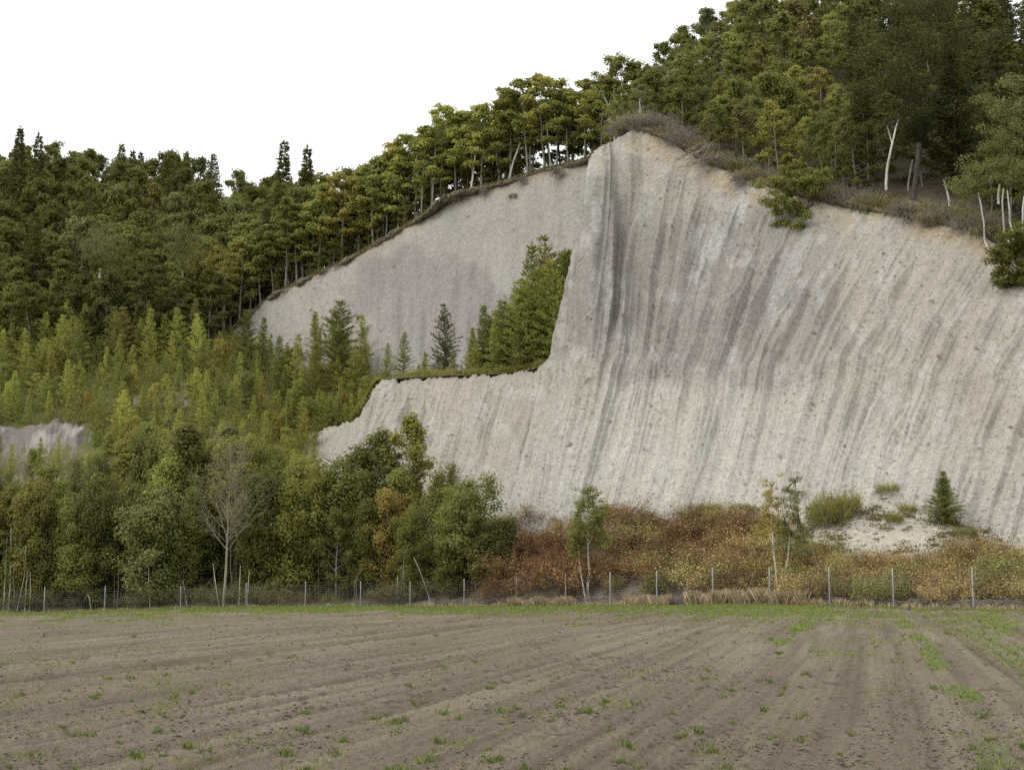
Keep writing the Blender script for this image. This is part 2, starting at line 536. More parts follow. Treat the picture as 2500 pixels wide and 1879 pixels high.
def col_main(S, V, X, Y, Z, spot, D):
    px, py = topx(np.stack([X, Y, Z], -1))
    C = np.empty(S.shape + (3,))
    C[:] = (0.405, 0.360, 0.292)
    C = mix3(C, (0.475, 0.437, 0.370), sstep(0.45, 0.8, V + 0.15 * fbm(S * .15, V * 4, 0, 51)))
    C = mix3(C, (0.43, 0.405, 0.345), 0.5 * sstep(0.1, 0.55, fbm(S * .22, V * 5, 0, 52)))
    # weathered purple-grey face
    w = fbm(px * 0.011, py * 0.007, 0, 53, 4)
    lim = 905 + (px - 1400) * 0.11
    dark = sstep(-0.1, 0.15, (lim - py) / 260.0 + w * 0.25) * sstep(420, 600, py + (px - 1500) * -0.12 + w * 90)
    dark *= 1 - sstep(1820, 2080, px + (py - 850) * 0.45 + w * 160)
    grain = 0.75 + 0.25 * fbm(px * 0.12, py * 0.12, 0, 54, 3)
    C = mix3(C, (0.275, 0.248, 0.225), 0.9 * dark * grain)
    sp = np.exp(-(((px - 1500 + (py - 350) * .1) / 75) ** 2)) * sstep(380, 470, py) * (1 - sstep(560, 760, py))
    C = mix3(C, (0.25, 0.238, 0.205), 0.5 * sp * sstep(-0.15, 0.35, fbm(px * .035, py * .012, 0, 55, 4)))
    # fresh pale scars
    for (cx, cy, a, b, k) in ((1800, 520, 22, 45, .9), (1745, 590, 26, 50, .85), (1440, 440, 16, 60, .55), (1575, 500, 26, 50, .5), (1390, 620, 12, 120, .35),
                              (1700, 580, 9, 22, .9), (1960, 600, 18, 70, .5), (1905, 680, 20, 80, .5), (1560, 330, 40, 14, .3)):
        dd = ((px - cx + (py - cy) * 0.28) / a) ** 2 + ((py - cy) / b) ** 2
        C = mix3(C, (0.50, 0.485, 0.44), k * .65 * sstep(0.35, -0.25, dd - 1 + 1.1 * fbm(px * .03, py * .03, 0, 56)))
    # ochre topsoil showing under the turf
    top = (1 - sstep(0.02, 0.085, V + 0.035 * fbm(S * 0.5, V * 10, 0, 57))) * sstep(1505, 1560, px)
    C = mix3(C, (0.41, 0.325, 0.205), 0.75 * top)
    C = mix3(C, (0.36, 0.30, 0.235), 0.6 * (1 - sstep(0.0, 0.04, V)) * (1 - sstep(1330, 1345, px)))
    mot = sstep(.08, .4, fbm(px * .03, py * .02, 0, 61, 4)) * sstep(980, 700, py)
    C = mix3(C, (0.30, 0.285, 0.25), 0.5 * mot)
    C = mix3(C, (0.50, 0.475, 0.425), 0.45 * sstep(.15, .45, fbm(px * .035, py * .022, 0, 62, 4)))
    st = fbm(S * 1.6, V * 1.8, 0, 58, 3)
    C = C * (1 + 0.13 * st)[..., None]
    C = C * (1 + 0.08 * fbm(X * 4, Y * 3, Z * 4, 59, 2))[..., None]
    C = C * np.array([.785, .80, .82])
    C = mix3(C, (0.11, 0.10, 0.088), 0.8 * np.clip(spot, 0, 1))
    # darker streaks here and there over the upper face
    g = sstep(0.25, 0.6, fbm(S * .35, V * 2.5, 0, 60)) * (1 - sstep(0.5, 0.8, V))
    C = mix3(C, (0.30, 0.27, 0.23), 0.25 * g)
    return np.clip(C, 0.03, 0.7)

cliff_o, G_MAIN = cliff('cliff', main_cols, 1500, 760, 101, ribs_main, col_main, 0.075, 6500, 'cliff')

BC = [(500, 862, 173), (530, 835, 172), (588, 793, 171.5), (678, 722, 170), (791, 668, 167), (848, 640, 166), (960, 577, 163.5), (1017, 543, 162),
      (1107, 484, 160), (1243, 448, 157), (1333, 420, 154.5), (1446, 397, 151), (1560, 375, 147.5), (1720, 350, 142)]
back_cols = []
for (px, py, Y) in BC:
    by = 930 if px > 620 else 930
    yb = 137 + (1440 - px) * 0.0265
    ym = Y + (yb - Y) * 0.62
    back_cols.append([(px, py, Y), (px - 3, py + (by - py) * 0.45, Y + (yb - Y) * 0.36), (px - 8, by, yb), (px - 10, by + 90, yb - 3)])

def ribs_back(S, V, X, Y, Z):
    r = np.random.RandomState(5)
    e, s = [-1.0], -1.0
    while s < S.max() + 3:
        s += r.uniform(0.8, 3.0)
        e.append(s)
    n = len(e)
    H = rib_set(S + 0.5 * noise(V * 4, S * .2, 0, 61), V, e, r.uniform(0.02, 0.3, n), r.uniform(0.03, 0.13, n), r.uniform(.4, .75, n), 0.15)
    return H + 0.7 * fbm(S * 0.12, V * 2.2, 0, 62, 3)

def col_back(S, V, X, Y, Z, spot, D):
    px, py = topx(np.stack([X, Y, Z], -1))
    C = np.empty(S.shape + (3,))
    C[:] = (0.405, 0.365, 0.305)
    C = mix3(C, (0.40, 0.385, 0.345), 0.6 * sstep(0.0, 0.5, fbm(S * .15, V * 4, 0, 72)))
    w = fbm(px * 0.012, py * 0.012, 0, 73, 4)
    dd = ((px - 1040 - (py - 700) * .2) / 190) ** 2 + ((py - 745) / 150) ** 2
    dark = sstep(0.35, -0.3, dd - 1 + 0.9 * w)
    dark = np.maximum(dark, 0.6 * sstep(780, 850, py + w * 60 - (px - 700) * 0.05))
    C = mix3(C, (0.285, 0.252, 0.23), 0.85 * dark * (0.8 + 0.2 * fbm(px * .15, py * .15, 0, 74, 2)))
    C = mix3(C, (0.42, 0.335, 0.225), 0.7 * (1 - sstep(0.008, 0.05, V + 0.02 * fbm(S * .4, 0, 0, 75))))
    C = C * (1 + 0.10 * fbm(S * 1.1, V * 2, 0, 76, 3))[..., None]
    C = C * np.array([.765, .785, .81])
    C = mix3(C, (0.12, 0.11, 0.095), 0.8 * np.clip(spot, 0, 1))
    return np.clip(C, 0.03, 0.7)

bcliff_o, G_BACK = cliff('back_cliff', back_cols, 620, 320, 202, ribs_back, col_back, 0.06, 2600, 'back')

def ground_sheet(name, cols, M, N, seed, col1, col2, amp=0.15, key=None, rows_given=False):
    R = []
    t = np.linspace(0, 1, N)
    for c in cols:
        P = at(*np.array(c, float).T) if not rows_given else np.array(c, float)
        a = np.linspace(0, 1, len(P))
        R.append(pchip(a, P, t))
    R = np.array(R)
    s = np.arange(len(cols)).astype(float)
    G = smooth_cols(s, R, np.linspace(0, s[-1], M))
    G[..., 2] += amp * fbm(G[..., 0] * .4, G[..., 1] * .4, 0, seed, 4)
    f = sstep(-.4, .4, fbm(G[..., 0] * .5, G[..., 1] * .5, 0, seed + 3, 4))
    C = np.array(col1) + (np.array(col2) - np.array(col1)) * f[..., None]
    me = make_mesh(name, G, grid_faces(M, N)[:, ::-1], [M_FLOOR], smooth=True, attrs={'col': C.reshape(-1, 3)})
    o = link(name, me, kind='structure')
    if key:
        remember(key, G)
    return o, G

def fence_line(px):
    xs = [-600, 107, 255, 440, 600, 745, 880, 1001, 1133, 1261, 1381, 1490, 1604, 1741, 1880, 2026, 2182, 2377, 2600, 3000, 3400]
    Ys = [118, 111, 110.5, 110.5, 110.5, 110, 109, 107, 101.5, 97, 93, 89.5, 86, 82.5, 79, 75.5, 72.5, 69, 66, 62, 59]
    py = [1500, 1497, 1492, 1487, 1484, 1482, 1481, 1481, 1482, 1480, 1479, 1478, 1477, 1476, 1476, 1479, 1483, 1487, 1492, 1500, 1508]
    return np.interp(px, xs, Ys), np.interp(px, xs, py)

def fz(px):
    Y, py = fence_line(px)
    return at(px, py, Y)[..., 2]

# bank between fence and cliff (right) - rises to the foot of the cliff
bank = []
for (px, mids) in ((640, [(1440, 116), (1360, 121), (1290, 127), (1200, 133)]), (900, [(1440, 114), (1370, 119), (1300, 125), (1230, 130)]),
                   (1100, [(1440, 108), (1375, 112.5), (1305, 117), (1240, 121)]), (1240, [(1440, 101.5), (1370, 106), (1292, 110.5), (1240, 114)]),
                   (1400, [(1430, 96), (1350, 101), (1262, 106), (1200, 110)]), (1550, [(1425, 91), (1340, 97), (1240, 103), (1180, 107)]),
                   (1720, [(1420, 87), (1320, 93), (1215, 99.5), (1160, 103)]), (1850, [(1420, 84), (1310, 90), (1200, 96), (1140, 100)]),
                   (1980, [(1420, 81), (1300, 88), (1205, 93), (1130, 97)]), (2120, [(1410, 79), (1300, 85), (1205, 90.5), (1120, 95)]),
                   (2260, [(1400, 77.5), (1310, 82.5), (1250, 86.5), (1170, 91)]), (2400, [(1400, 74.5), (1345, 79), (1305, 83.5), (1240, 88)]),
                   (2560, [(1420, 71.5), (1380, 76), (1350, 80.5), (1290, 86)]), (2800, [(1440, 68), (1410, 73), (1380, 79), (1320, 84)]), (3100, [(1450, 66), (1420, 71), (1400, 77), (1340, 83)])):
    Yf, pyf = fence_line(px)
    bank.append([(px, pyf + 4, Yf - 2.0), (px, pyf - 3, Yf + 0.8)] + [(px, a, b) for a, b in mids])
def tint_bank():
    o, G = ground_sheet('talus_bank', bank, 700, 240, 303, (0.17, 0.14, 0.10), (0.25, 0.21, 0.16), 0.12, 'bank')
    px, py = topx(G)
    me = o.data
    w = fbm(px * .02, py * .03, 0, 88, 4)
    me_c = np.empty(G.shape)
    me_c[:] = (0.15, 0.125, 0.09)
    pale = sstep(1405, 1350, py + 50 * w) * sstep(1700, 1850, px) + sstep(1300, 1255, py + 30 * w) * sstep(1850, 1700, px) * 0.9
    me_c = mix3(me_c, (0.37, 0.335, 0.275), np.clip(pale, 0, 1))
    me_c *= (1 + .15 * fbm(G[..., 0] * 2, G[..., 1] * 2, 0, 90, 3))[..., None]
    a = me.color_attributes['col']
    a.data.foreach_set('color', np.c_[me_c.reshape(-1, 3), np.ones(G.shape[0] * G.shape[1])].astype(np.float32).ravel())
tint_bank()

# left slope that carries the young larches and, above, the old forest
slope = []
for (px, rows) in (
    (-700, [(1460, 122), (1300, 130), (1180, 138), (1060, 147), (950, 157), (850, 170), (760, 187), (670, 208), (590, 232), (560, 262), (600, 300)]),
    (-250, [(1455, 120), (1290, 127), (1170, 135), (1050, 145), (940, 155), (850, 167), (770, 184), (680, 204), (590, 228), (550, 256), (600, 290)]),
    (0, [(1450, 118), (1290, 125), (1165, 134), (1045, 144), (935, 154), (855, 166), (785, 181), (690, 201), (585, 225), (520, 252), (580, 285)]),
    (200, [(1450, 118), (1290, 124), (1160, 133), (1040, 143), (935, 153), (860, 165), (790, 179), (700, 199), (590, 222), (530, 248), (580, 280)]),
    (400, [(1450, 117.5), (1290, 123), (1150, 131), (1030, 141), (935, 151), (870, 162), (805, 177), (710, 197), (600, 219), (545, 245), (590, 275)]),
    (560, [(1450, 117), (1300, 122.5), (1165, 130), (1050, 139), (960, 148), (885, 158), (840, 172), (740, 190), (620, 212), (560, 240), (600, 270)]),
    (700, [(1450, 117), (1310, 124), (1190, 131), (1085, 141.5), (1000, 147.5), (930, 154), (890, 163), (860, 180), (830, 200), (810, 225), (840, 250)]),
    (820, [(1450, 117), (1320, 125), (1220, 132), (1120, 139.5), (1035, 144), (950, 149), (905, 155), (890, 170), (880, 190), (870, 210), (880, 240)]),
    (900, [(1450, 118), (1350, 126), (1270, 133), (1180, 139), (1080, 142), (960, 146), (900, 152), (890, 168), (890, 185), (890, 205), (900, 230)]),
):
    Yf, pyf = fence_line(px)
    slope.append([(px, pyf + 5, Yf - 2.0), (px, pyf - 4, Yf + 1)] + [(px, a, b) for a, b in rows])
slope_o, G_SLOPE = ground_sheet('hill_slope', slope, 380, 300, 404, (0.12, 0.115, 0.05), (0.10, 0.12, 0.04), 0.35, 'slope')

shelf = []
for (px, f, Yf2) in ((868, 1020, 139), (928, 927, 135.6), (1000, 924, 134.6), (1080, 919, 133.6), (1225, 913, 131.1), (1322, 897, 127.6), (1345, 893, 127.0), (1480, 880, 126)):
    zf = at(px, f, Yf2)[2]
    c = [at(px, f, Yf2)]
    for Yq, dz in ((Yf2 + 3, 0.3), (Yf2 + 8, 1.0), (Yf2 + 14, 2.2), (Yf2 + 22, 3.5)):
        p = at(px, 900, Yq); p[2] = max(zf, 18.0) + dz
        c.append(p)
    shelf.append(c)
ground_sheet('shelf_ground', shelf, 160, 60, 505, (0.12, 0.10, 0.06), (0.09, 0.10, 0.04), 0.08, 'shelf', True)

# plateau behind the back crest
plat = []
for (px, py, Y) in BC:
    zc = at(px, py, Y)[2]
    k = float(sstep(1020, 560, px))
    c = []
    for dY, dz in ((0.0, 0.05), (1.2, 0.45), (5, 0.8), (14, 0.6 + 4.5 * k), (30, -0.5 + 14 * k), (60, -3 + 25 * k)):
        p = at(px, py, Y + dY); p[2] = zc + dz
        c.append(p)
    plat.append(c)
ground_sheet('ridge_ground', plat, 240, 80, 606, (0.13, 0.105, 0.065), (0.12, 0.125, 0.05), 0.25, 'plateau', True)

# hillside above the main crest
rh = []
for (px, py, Y) in [(1440, 440, 129), (1470, 372, 128.5)] + CREST:
    zc = at(px, py, Y)[2]
    k = float(np.interp(px, [1440, 1500, 1600, 1700, 1800, 1950], [0.12, 0.25, 0.6, 0.8, 0.95, 1.0]))
    c = []
    for dY, dz in ((0.0, 0.02), (1.0, 0.75 * min(1, k * 1.4)), (3, 0.5 + 1.0 * k), (8, 0.7 + 3.3 * k), (20, 0.6 + 10.5 * k), (40, 0.3 + 25 * k), (62, -1 + 40 * k), (95, -3 + 55 * k)):
        p = at(px, py, Y + dY); p[2] = zc + dz
        c.append(p)
    rh.append(c)
ground_sheet('hillside', rh, 320, 140, 707, (0.09, 0.075, 0.05), (0.12, 0.10, 0.07), 0.3, 'hill', True)

# flank of the spur, turned away to the left: closes the main mass towards the shelf
fl = []
for c0 in main_cols[7:14]:
    p = at(*c0[0])
    c = []
    for dY, dx, fr in ((0.25, 0.1, 0), (3, 0.5, 0.12), (7, 0.9, 0.3), (12, 1.6, 0.55), (20, 3, 0.75)):
        z = p[2] + (17.5 - p[2]) * fr
        c.append([p[0] * (p[1] + dY) / p[1] + dx, p[1] + dY, z])
    fl.append(c)
G_, q_, t_ = None, None, None
R = np.array([pchip(np.linspace(0, 1, 5), np.array(c, float), np.linspace(0, 1, 90)) for c in fl])
Gf = smooth_cols(np.arange(7.), R, np.linspace(0, 6, 160))
Gf[..., 0] += 0.4 * fbm(Gf[..., 1] * .5, Gf[..., 2] * .4, 0, 808, 4) * sstep(0, 12, np.arange(90))[None, :]
Cf = np.empty(Gf.shape); Cf[:] = (0.42, 0.39, 0.33)
link('spur_flank', make_mesh('spur_flank', Gf, grid_faces(160, 90), [M_ROCK], True, {'col': Cf.reshape(-1, 3)}), kind='structure')

# small eroded outcrops in the larch slope
def outcrop(name, cols, seed):
    cols = [[(c[0][0], c[0][1] - 2, c[0][2] + 5)] + [(a, b + 8, y - 2.2) for a, b, y in c] for c in cols]
    G, q, t = loft(cols, 220, 110)
    n = grid_normals(G)
    if n[..., 1].mean() > 0: n = -n
    S, V = np.meshgrid(q, t, indexing='ij')
    e = np.r_[-1, np.cumsum(np.random.RandomState(seed).uniform(.8, 2.4, 60))]
    m = len(e)
    rr = np.random.RandomState(seed + 1)
    D = rib_set(S + .5 * noise(V * 5, S * .4, 0, seed), V, e, rr.uniform(0, .3, m), rr.uniform(.03, .16, m), rr.uniform(.4, .7, m), .2)
    D += .4 * fbm(S, V * 6, 0, seed, 4)
    D += .22 * fbm(G[..., 0] * 1.6, G[..., 1] * 1.6, G[..., 2] * 1.6, seed + 7, 4, .65)
    G = G + n * D[..., None]
    C = np.empty(G.shape); C[:] = (0.19, 0.168, 0.148)
    C = mix3(C, (0.30, 0.28, 0.25), sstep(.1, .5, fbm(S * .8, V * 5, 0, seed + 2, 3)))
    C = mix3(C, (0.15, 0.13, 0.11), .7 * sstep(.1, .5, fbm(S * .6, V * 4, 0, seed + 4, 3)))
    link(name, make_mesh(name, G, grid_faces(220, 110), [M_ROCK], True, {'col': C.reshape(-1, 3)}), kind='structure')
outcrop('outcrop_ground', [[(-160, 1052, 147), (-170, 1100, 143), (-180, 1190, 135)], [(-20, 1040, 146), (-30, 1100, 141.5), (-40, 1190, 134)], [(60, 1036, 145.5), (50, 1090, 141), (30, 1180, 133.5)],
                 [(130, 1026, 145.5), (115, 1090, 141), (90, 1170, 134)], [(225, 1036, 145), (205, 1095, 140.5), (180, 1170, 134)], [(245, 1080, 142), (235, 1110, 139), (220, 1170, 133.5)]], 901)
outcrop('outcrop_ground', [[(330, 965, 150), (325, 985, 147)], [(400, 946, 151), (395, 985, 146)], [(500, 962, 149.5), (495, 995, 145)], [(560, 975, 149), (555, 990, 147)]], 921)
outcrop('outcrop_ground', [[(150, 1175, 136), (148, 1195, 133)], [(190, 1160, 137), (188, 1195, 132)], [(225, 1180, 136), (223, 1195, 133)]], 931)
# ------------------------------------------------------------------ field
ROWDIR = np.array([0.2475, 1.0]); ROWDIR /= np.linalg.norm(ROWDIR)
def field_base(X, Y):
    Yc = np.maximum(Y, 1.0)
    px = 1250 + X / Yc * F_PX * 0.99
    px = np.clip(px, -600, 3400)
    Yf, pyf = fence_line(px)
    z = fz(px)
    t = np.clip(Y / Yf, 0, 1.3)
    return z * t ** 1.6 + 0.05 * noise(X * .12, Y * .08, 0, 5) * sstep(5, 15, Y)

def row_coord(X, Y):
    # the tractor lines bend a little
    return X * ROWDIR[1] - Y * ROWDIR[0] + 0.12 * noise(Y * .03, X * .02, 0, 8)

def field_height(X, Y):
    w = row_coord(X, Y)
    along = X * ROWDIR[0] + Y * ROWDIR[1]
    pat = sstep(-.3, .4, noise(w * .35, along * .03, 0, 15))
    h = 0.028 * noise(w * 5.5, along * .5, 0, 16) * (0.4 + pat)
    h = h + 0.024 * np.sin(w * 16.5 + 1.6 * noise(w * .5, along * .1, 0, 13)) * (.35 + .65 * pat)
    h = h + 0.016 * noise(w * 2.2, along * .12, 0, 17) + .009 * np.sin(w * 41 + noise(w, along * .2, 0, 12))
    wr = np.abs(((w + 3.1) % 6.4) - 3.2)
    h = h - 0.055 * np.exp(-((wr - 0.5) / 0.14) ** 2) * (0.5 + .5 * noise(w * .1, along * .08, 0, 18))
    h = h - 0.055 * np.exp(-((wr - 2.2) / 0.14) ** 2) * (0.5 + .5 * noise(w * .1, along * .08, 0, 19))
    c = noise(X * 9, Y * 9, 0, 20)
    h = h + 0.028 * np.maximum(c - .35, 0) * 1.6 + 0.010 * noise(X * 22, Y * 22, 0, 21)
    return h

def weed_mask(X, Y):
    """0..1 how green the ground is"""
    px = np.clip(1250 + X / np.maximum(Y, 1) * F_PX, -600, 3400)
    Yf, _ = fence_line(px)
    w = row_coord(X, Y)
    along = X * ROWDIR[0] + Y * ROWDIR[1]
    n1 = fbm(X * .16, Y * .07, 0, 24, 4)
    n2 = fbm(X * 1.3, Y * .9, 0, 25, 3)
    d = (Yf - Y)
    band = sstep(34, 2, d - 11 * n1 - 5 * n2) * (0.6 + 0.9 * sstep(-.35, .3, n1 + .5 * n2))
    band = band * (.35 + .65 * sstep(-.25, .35, fbm(X * .35, Y * .22, 0, 38, 3))) * (1 - .85 * sstep(1850, 2200, px) * sstep(1, 3, d))
    rows = sstep(.25, .6, noise(w * .55, along * .035, 0, 26) + .35 * n2) * .42 * (.3 + .7 * sstep(18, 40, Y))
    rows = rows * sstep(0.0, .45, fbm(X * .1, Y * .06, 0, 28, 2) + .25)
    right = sstep(.1, .5, noise(w * 1.1, along * .10, 0, 27) + .5 * n2) * sstep(2180, 2460, px) * .55
    left = sstep(.22, .55, fbm(X * .45, Y * .22, 0, 29, 3)) * sstep(1000, 100, px) * .6
    for rw, y0, st in ((1.25, 14, .8), (2.7, 14, .5), (-2.0, 34, .9), (4.3, 16, .45), (-9.5, 20, .3), (-6.1, 26, .4), (-3.9, 12, .3), (.1, 24, .3), (-14.0, 16, .35), (-19.5, 16, .35)):
        rows = np.maximum(rows, st * np.exp(-((w - rw - .12 * noise(along * .3, rw, 0, 51)) / (.13 + .004 * Y)) ** 2) * sstep(-.25, .5, noise(along * .28, rw * 3, 0, 52)) * sstep(y0 * .7, y0, Y))
    spots = sstep(.5, .75, noise(X * 1.5, Y * .9, 0, 30)) * .3
    return np.clip(np.maximum.reduce([band, rows, right, left, spots]), 0, 1)

ux = np.r_[np.linspace(-5200, -900, 40), np.linspace(-760, 3260, 1500), np.linspace(3400, 7500, 40)]
u = (ux - 1250) / F_PX
ys = np.concatenate([[-40, -20, -8, 0, 4, 7], 9.5 * (1.0042 ** np.arange(590))])
ys = ys[ys < 125]
Yn = np.tile(ys[None, :], (len(u), 1))
Yfn, _ = fence_line(ux); Yfn = np.where(ux < -760, 118 + (-760 - ux) * .004, Yfn)
Yn = np.minimum(Yn, Yfn[:, None] + np.linspace(0, .1, len(ys))[None, :] - 0.3)
Xn = u[:, None] * np.maximum(Yn, 9.0)
Xn[:, :6] *= np.array([8, 6, 4, 2.5, 1.8, 1.3])[None, :]
Z = field_base(Xn, Yn)
mid = Yn > 8
Z = Z + field_height(Xn, Yn) * mid
wm = weed_mask(Xn, Yn)
Cfld = np.empty(Xn.shape + (3,)); Cfld[:] = (0.155, 0.130, 0.098)
tone = fbm(Xn * .35, Yn * .15, 0, 33, 4)
Cfld = mix3(Cfld, (0.182, 0.155, 0.119), sstep(-.5, .8, tone))
rowtone = noise(row_coord(Xn, Yn) * 1.1, (Xn * ROWDIR[0] + Yn) * .05, 0, 34)
Cfld = Cfld * (1 + .10 * rowtone + .20 * noise(row_coord(Xn, Yn) * 5, (Xn * ROWDIR[0] + Yn) * .15, 0, 37))[..., None]
Cfld = mix3(Cfld, (0.07, 0.053, 0.04), .7 * sstep(.42, .8, noise(Xn * 6.5, Yn * 4.5, 0, 35)) * sstep(-.3, .3, fbm(Xn * .5, Yn * .3, 0, 36, 2)))
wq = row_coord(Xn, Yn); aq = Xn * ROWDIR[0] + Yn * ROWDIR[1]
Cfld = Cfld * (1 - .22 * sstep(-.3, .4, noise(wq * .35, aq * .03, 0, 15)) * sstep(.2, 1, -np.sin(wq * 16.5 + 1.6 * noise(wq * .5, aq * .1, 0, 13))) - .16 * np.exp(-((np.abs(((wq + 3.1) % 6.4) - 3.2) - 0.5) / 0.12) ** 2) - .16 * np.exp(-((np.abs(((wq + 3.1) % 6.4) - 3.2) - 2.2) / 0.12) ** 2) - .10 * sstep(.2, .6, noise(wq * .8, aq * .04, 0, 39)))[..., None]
Cfld = Cfld * np.array([1.12, 1.08, 1.02])
Cfld = mix3(Cfld, (0.125, 0.17, 0.05), .75 * sstep(.25, .8, wm))
link('field', make_mesh('field', np.stack([Xn, Yn, Z], -1), grid_faces(*Xn.shape)[:, ::-1], [M_SOIL], True, {'col': Cfld.reshape(-1, 3)}), kind='structure')

# a wide dull ground far below and beyond everything
gx = np.linspace(-900, 900, 40); gy = np.linspace(-400, 1600, 40)
GX, GY = np.meshgrid(gx, gy, indexing='ij')
GZ = np.full(GX.shape, -4.0)
link('ground', make_mesh('ground', np.stack([GX, GY, GZ], -1), grid_faces(40, 40)[:, ::-1], [M_FLOOR], True,
     {'col': np.tile((0.12, 0.12, 0.06), (1600, 1))}), kind='structure')

def fground(X, Y):
    return field_base(X, Y) + field_height(X, Y)

# ---- clods
def blobs(C, R, rng, mat, name, squash=.65):
    """deformed octahedra, one mesh"""
    o = np.array([[1, 0, 0], [-1, 0, 0], [0, 1, 0], [0, -1, 0], [0, 0, 1], [0, 0, -1]], float)
    f = np.array([[0, 2, 4], [2, 1, 4], [1, 3, 4], [3, 0, 4], [2, 0, 5], [1, 2, 5], [3, 1, 5], [0, 3, 5]])
    n = len(C)
    a = rng.rand(n) * 6.28
    V = o[None] * rng.uniform(.5, 1.2, (n, 6, 1)) * R[:, None, None]
    V[..., 2] *= squash
    x = V[..., 0] * np.cos(a)[:, None] - V[..., 1] * np.sin(a)[:, None]
    y = V[..., 0] * np.sin(a)[:, None] + V[..., 1] * np.cos(a)[:, None]
    V = np.stack([x, y, V[..., 2]], -1) + C[:, None]
    Fq = f[None] + (np.arange(n) * 6)[:, None, None]
    return make_mesh(name, V.reshape(-1, 3), Fq.reshape(-1, 3), [mat], False, fattrs={'var': np.repeat(rng.rand(n), 8)})

rng = np.random.RandomState(44)
def field_points(n, ymin=9.8, ymax=108, power=1.0):
    # even in the picture: density falls with distance
    k = rng.rand(n)
    Y = 1 / (1 / ymin + (1 / ymax - 1 / ymin) * k ** power)
    px = rng.uniform(-250, 2750, n)
    X = (px - 1250) / F_PX * Y
    ok = Y < fence_line(px)[0] - .4
    return X[ok], Y[ok]
M_CLOD = plain_noise_mat('soil_clods', (0.10, 0.082, 0.062), (0.18, 0.15, 0.115), 5.0, usevar=True)
X, Y = field_points(62000)
dens = sstep(-.2, .6, noise(X * .9, Y * .4, 0, 45) + .5 * 1.3 * noise(row_coord(X, Y) * 2, Y * .1, 0, 46))
keep = rng.rand(len(X)) < .12 + .88 * dens
X, Y = X[keep], Y[keep]
R = (0.004 + 0.018 * rng.rand(len(X)) ** 5) * (1 + Y / 28)
link('soil_clods', blobs(np.stack([X, Y, fground(X, Y) + R * .2], -1), R, rng, M_CLOD, 'soil_clods', .6), kind='stuff', label='dark clods of earth scattered over the tilled field', cat='soil clods')

# ---- grass and weeds as blades
def blades(P, H, W, rng, lean=.5):
    n = len(P)
    a = rng.rand(n) * 6.28
    d = np.stack([np.cos(a), np.sin(a), np.zeros(n)], -1)
    b = rng.rand(n) * 6.28
    ln = np.stack([np.cos(b), np.sin(b), np.zeros(n)], -1) * (rng.rand(n) * lean * H)[:, None]
    up = np.zeros((n, 3)); up[:, 2] = H
    V = np.stack([P - d * W[:, None], P + d * W[:, None], P + up * .6 + ln * .4 + d * W[:, None] * .7, P + up + ln], 1)
    Fq = np.arange(n * 4).reshape(n, 4)
    return V.reshape(-1, 3), Fq

def blade_obj(name, P, H, W, mat, color, rng, label, cat, lean=.5, kind='stuff', var=None):
    V, Fq = blades(P, H, W, rng, lean)
    v = rng.rand(len(P)) if var is None else var
    me = make_mesh(name, V, Fq, [mat], False, fattrs={'var': v, 'yel': rng.rand(len(P)) ** 2})
    o = link(name, me, kind=kind, label=label, cat=cat)
    o.color = (*color, 1)
    return o

M_GRASS = leaf_mat('grass_blades', yel=(0.22, 0.22, 0.05), yamt=.6, trans=.35, spec=.15, var=.45)
X, Y = field_points(330000, 10, 111, .8)
n_ = 520000
pxq = rng.uniform(-250, 2750, n_); Yq = fence_line(pxq)[0] - .3 - 46 * rng.rand(n_) ** 1.15
X = np.r_[X, (pxq - 1250) / F_PX * Yq]; Y = np.r_[Y, Yq]
m = weed_mask(X, Y)
cl = sstep(-.1, .5, noise(X * 2.6, Y * 2.0, 0, 47) + .4 * noise(X * 7, Y * 6, 0, 48))
keep = rng.rand(len(X)) < np.clip(m * (1.3 + .7 * sstep(45, 75, Y)), 0, 1) * (cl * .8 + .2 * m) * (.55 + .45 * sstep(25, 55, Y))
X, Y = X[keep], Y[keep]
H = rng.uniform(.022, .058, len(X)) * (1 + Y / 75)
W = rng.uniform(.003, .006, len(X)) * (1 + Y / 22)
blade_obj('field_grass', np.stack([X, Y, fground(X, Y) - .004], -1), H, W, M_GRASS, (0.19, 0.24, 0.06), rng,
          'bright green grass and seedlings thickest along the far edge of the field', 'grass', 1.1)
# tufts
X, Y = field_points(1500, 10.5, 70, 1.0)
m = weed_mask(X, Y)
keep = rng.rand(len(X)) < .22 + .6 * m
X, Y = X[keep], Y[keep]
k = rng.randint(14, 60, len(X))
i = np.repeat(np.arange(len(X)), k)
sz = (rng.uniform(.025, .085, len(X)) ** 1.0)[i]
off = rng.randn(len(i), 2) * (sz * .55)[:, None]
Xb, Yb = X[i] + off[:, 0], Y[i] + off[:, 1]
blade_obj('weed_tufts', np.stack([Xb, Yb, fground(Xb, Yb) - .004], -1), sz * rng.uniform(.5, 1.2, len(i)), .003 + sz * .035, M_GRASS, (0.125, 0.17, 0.045), rng,
          'small green weed tufts scattered over the bare soil', 'weeds', 1.0)

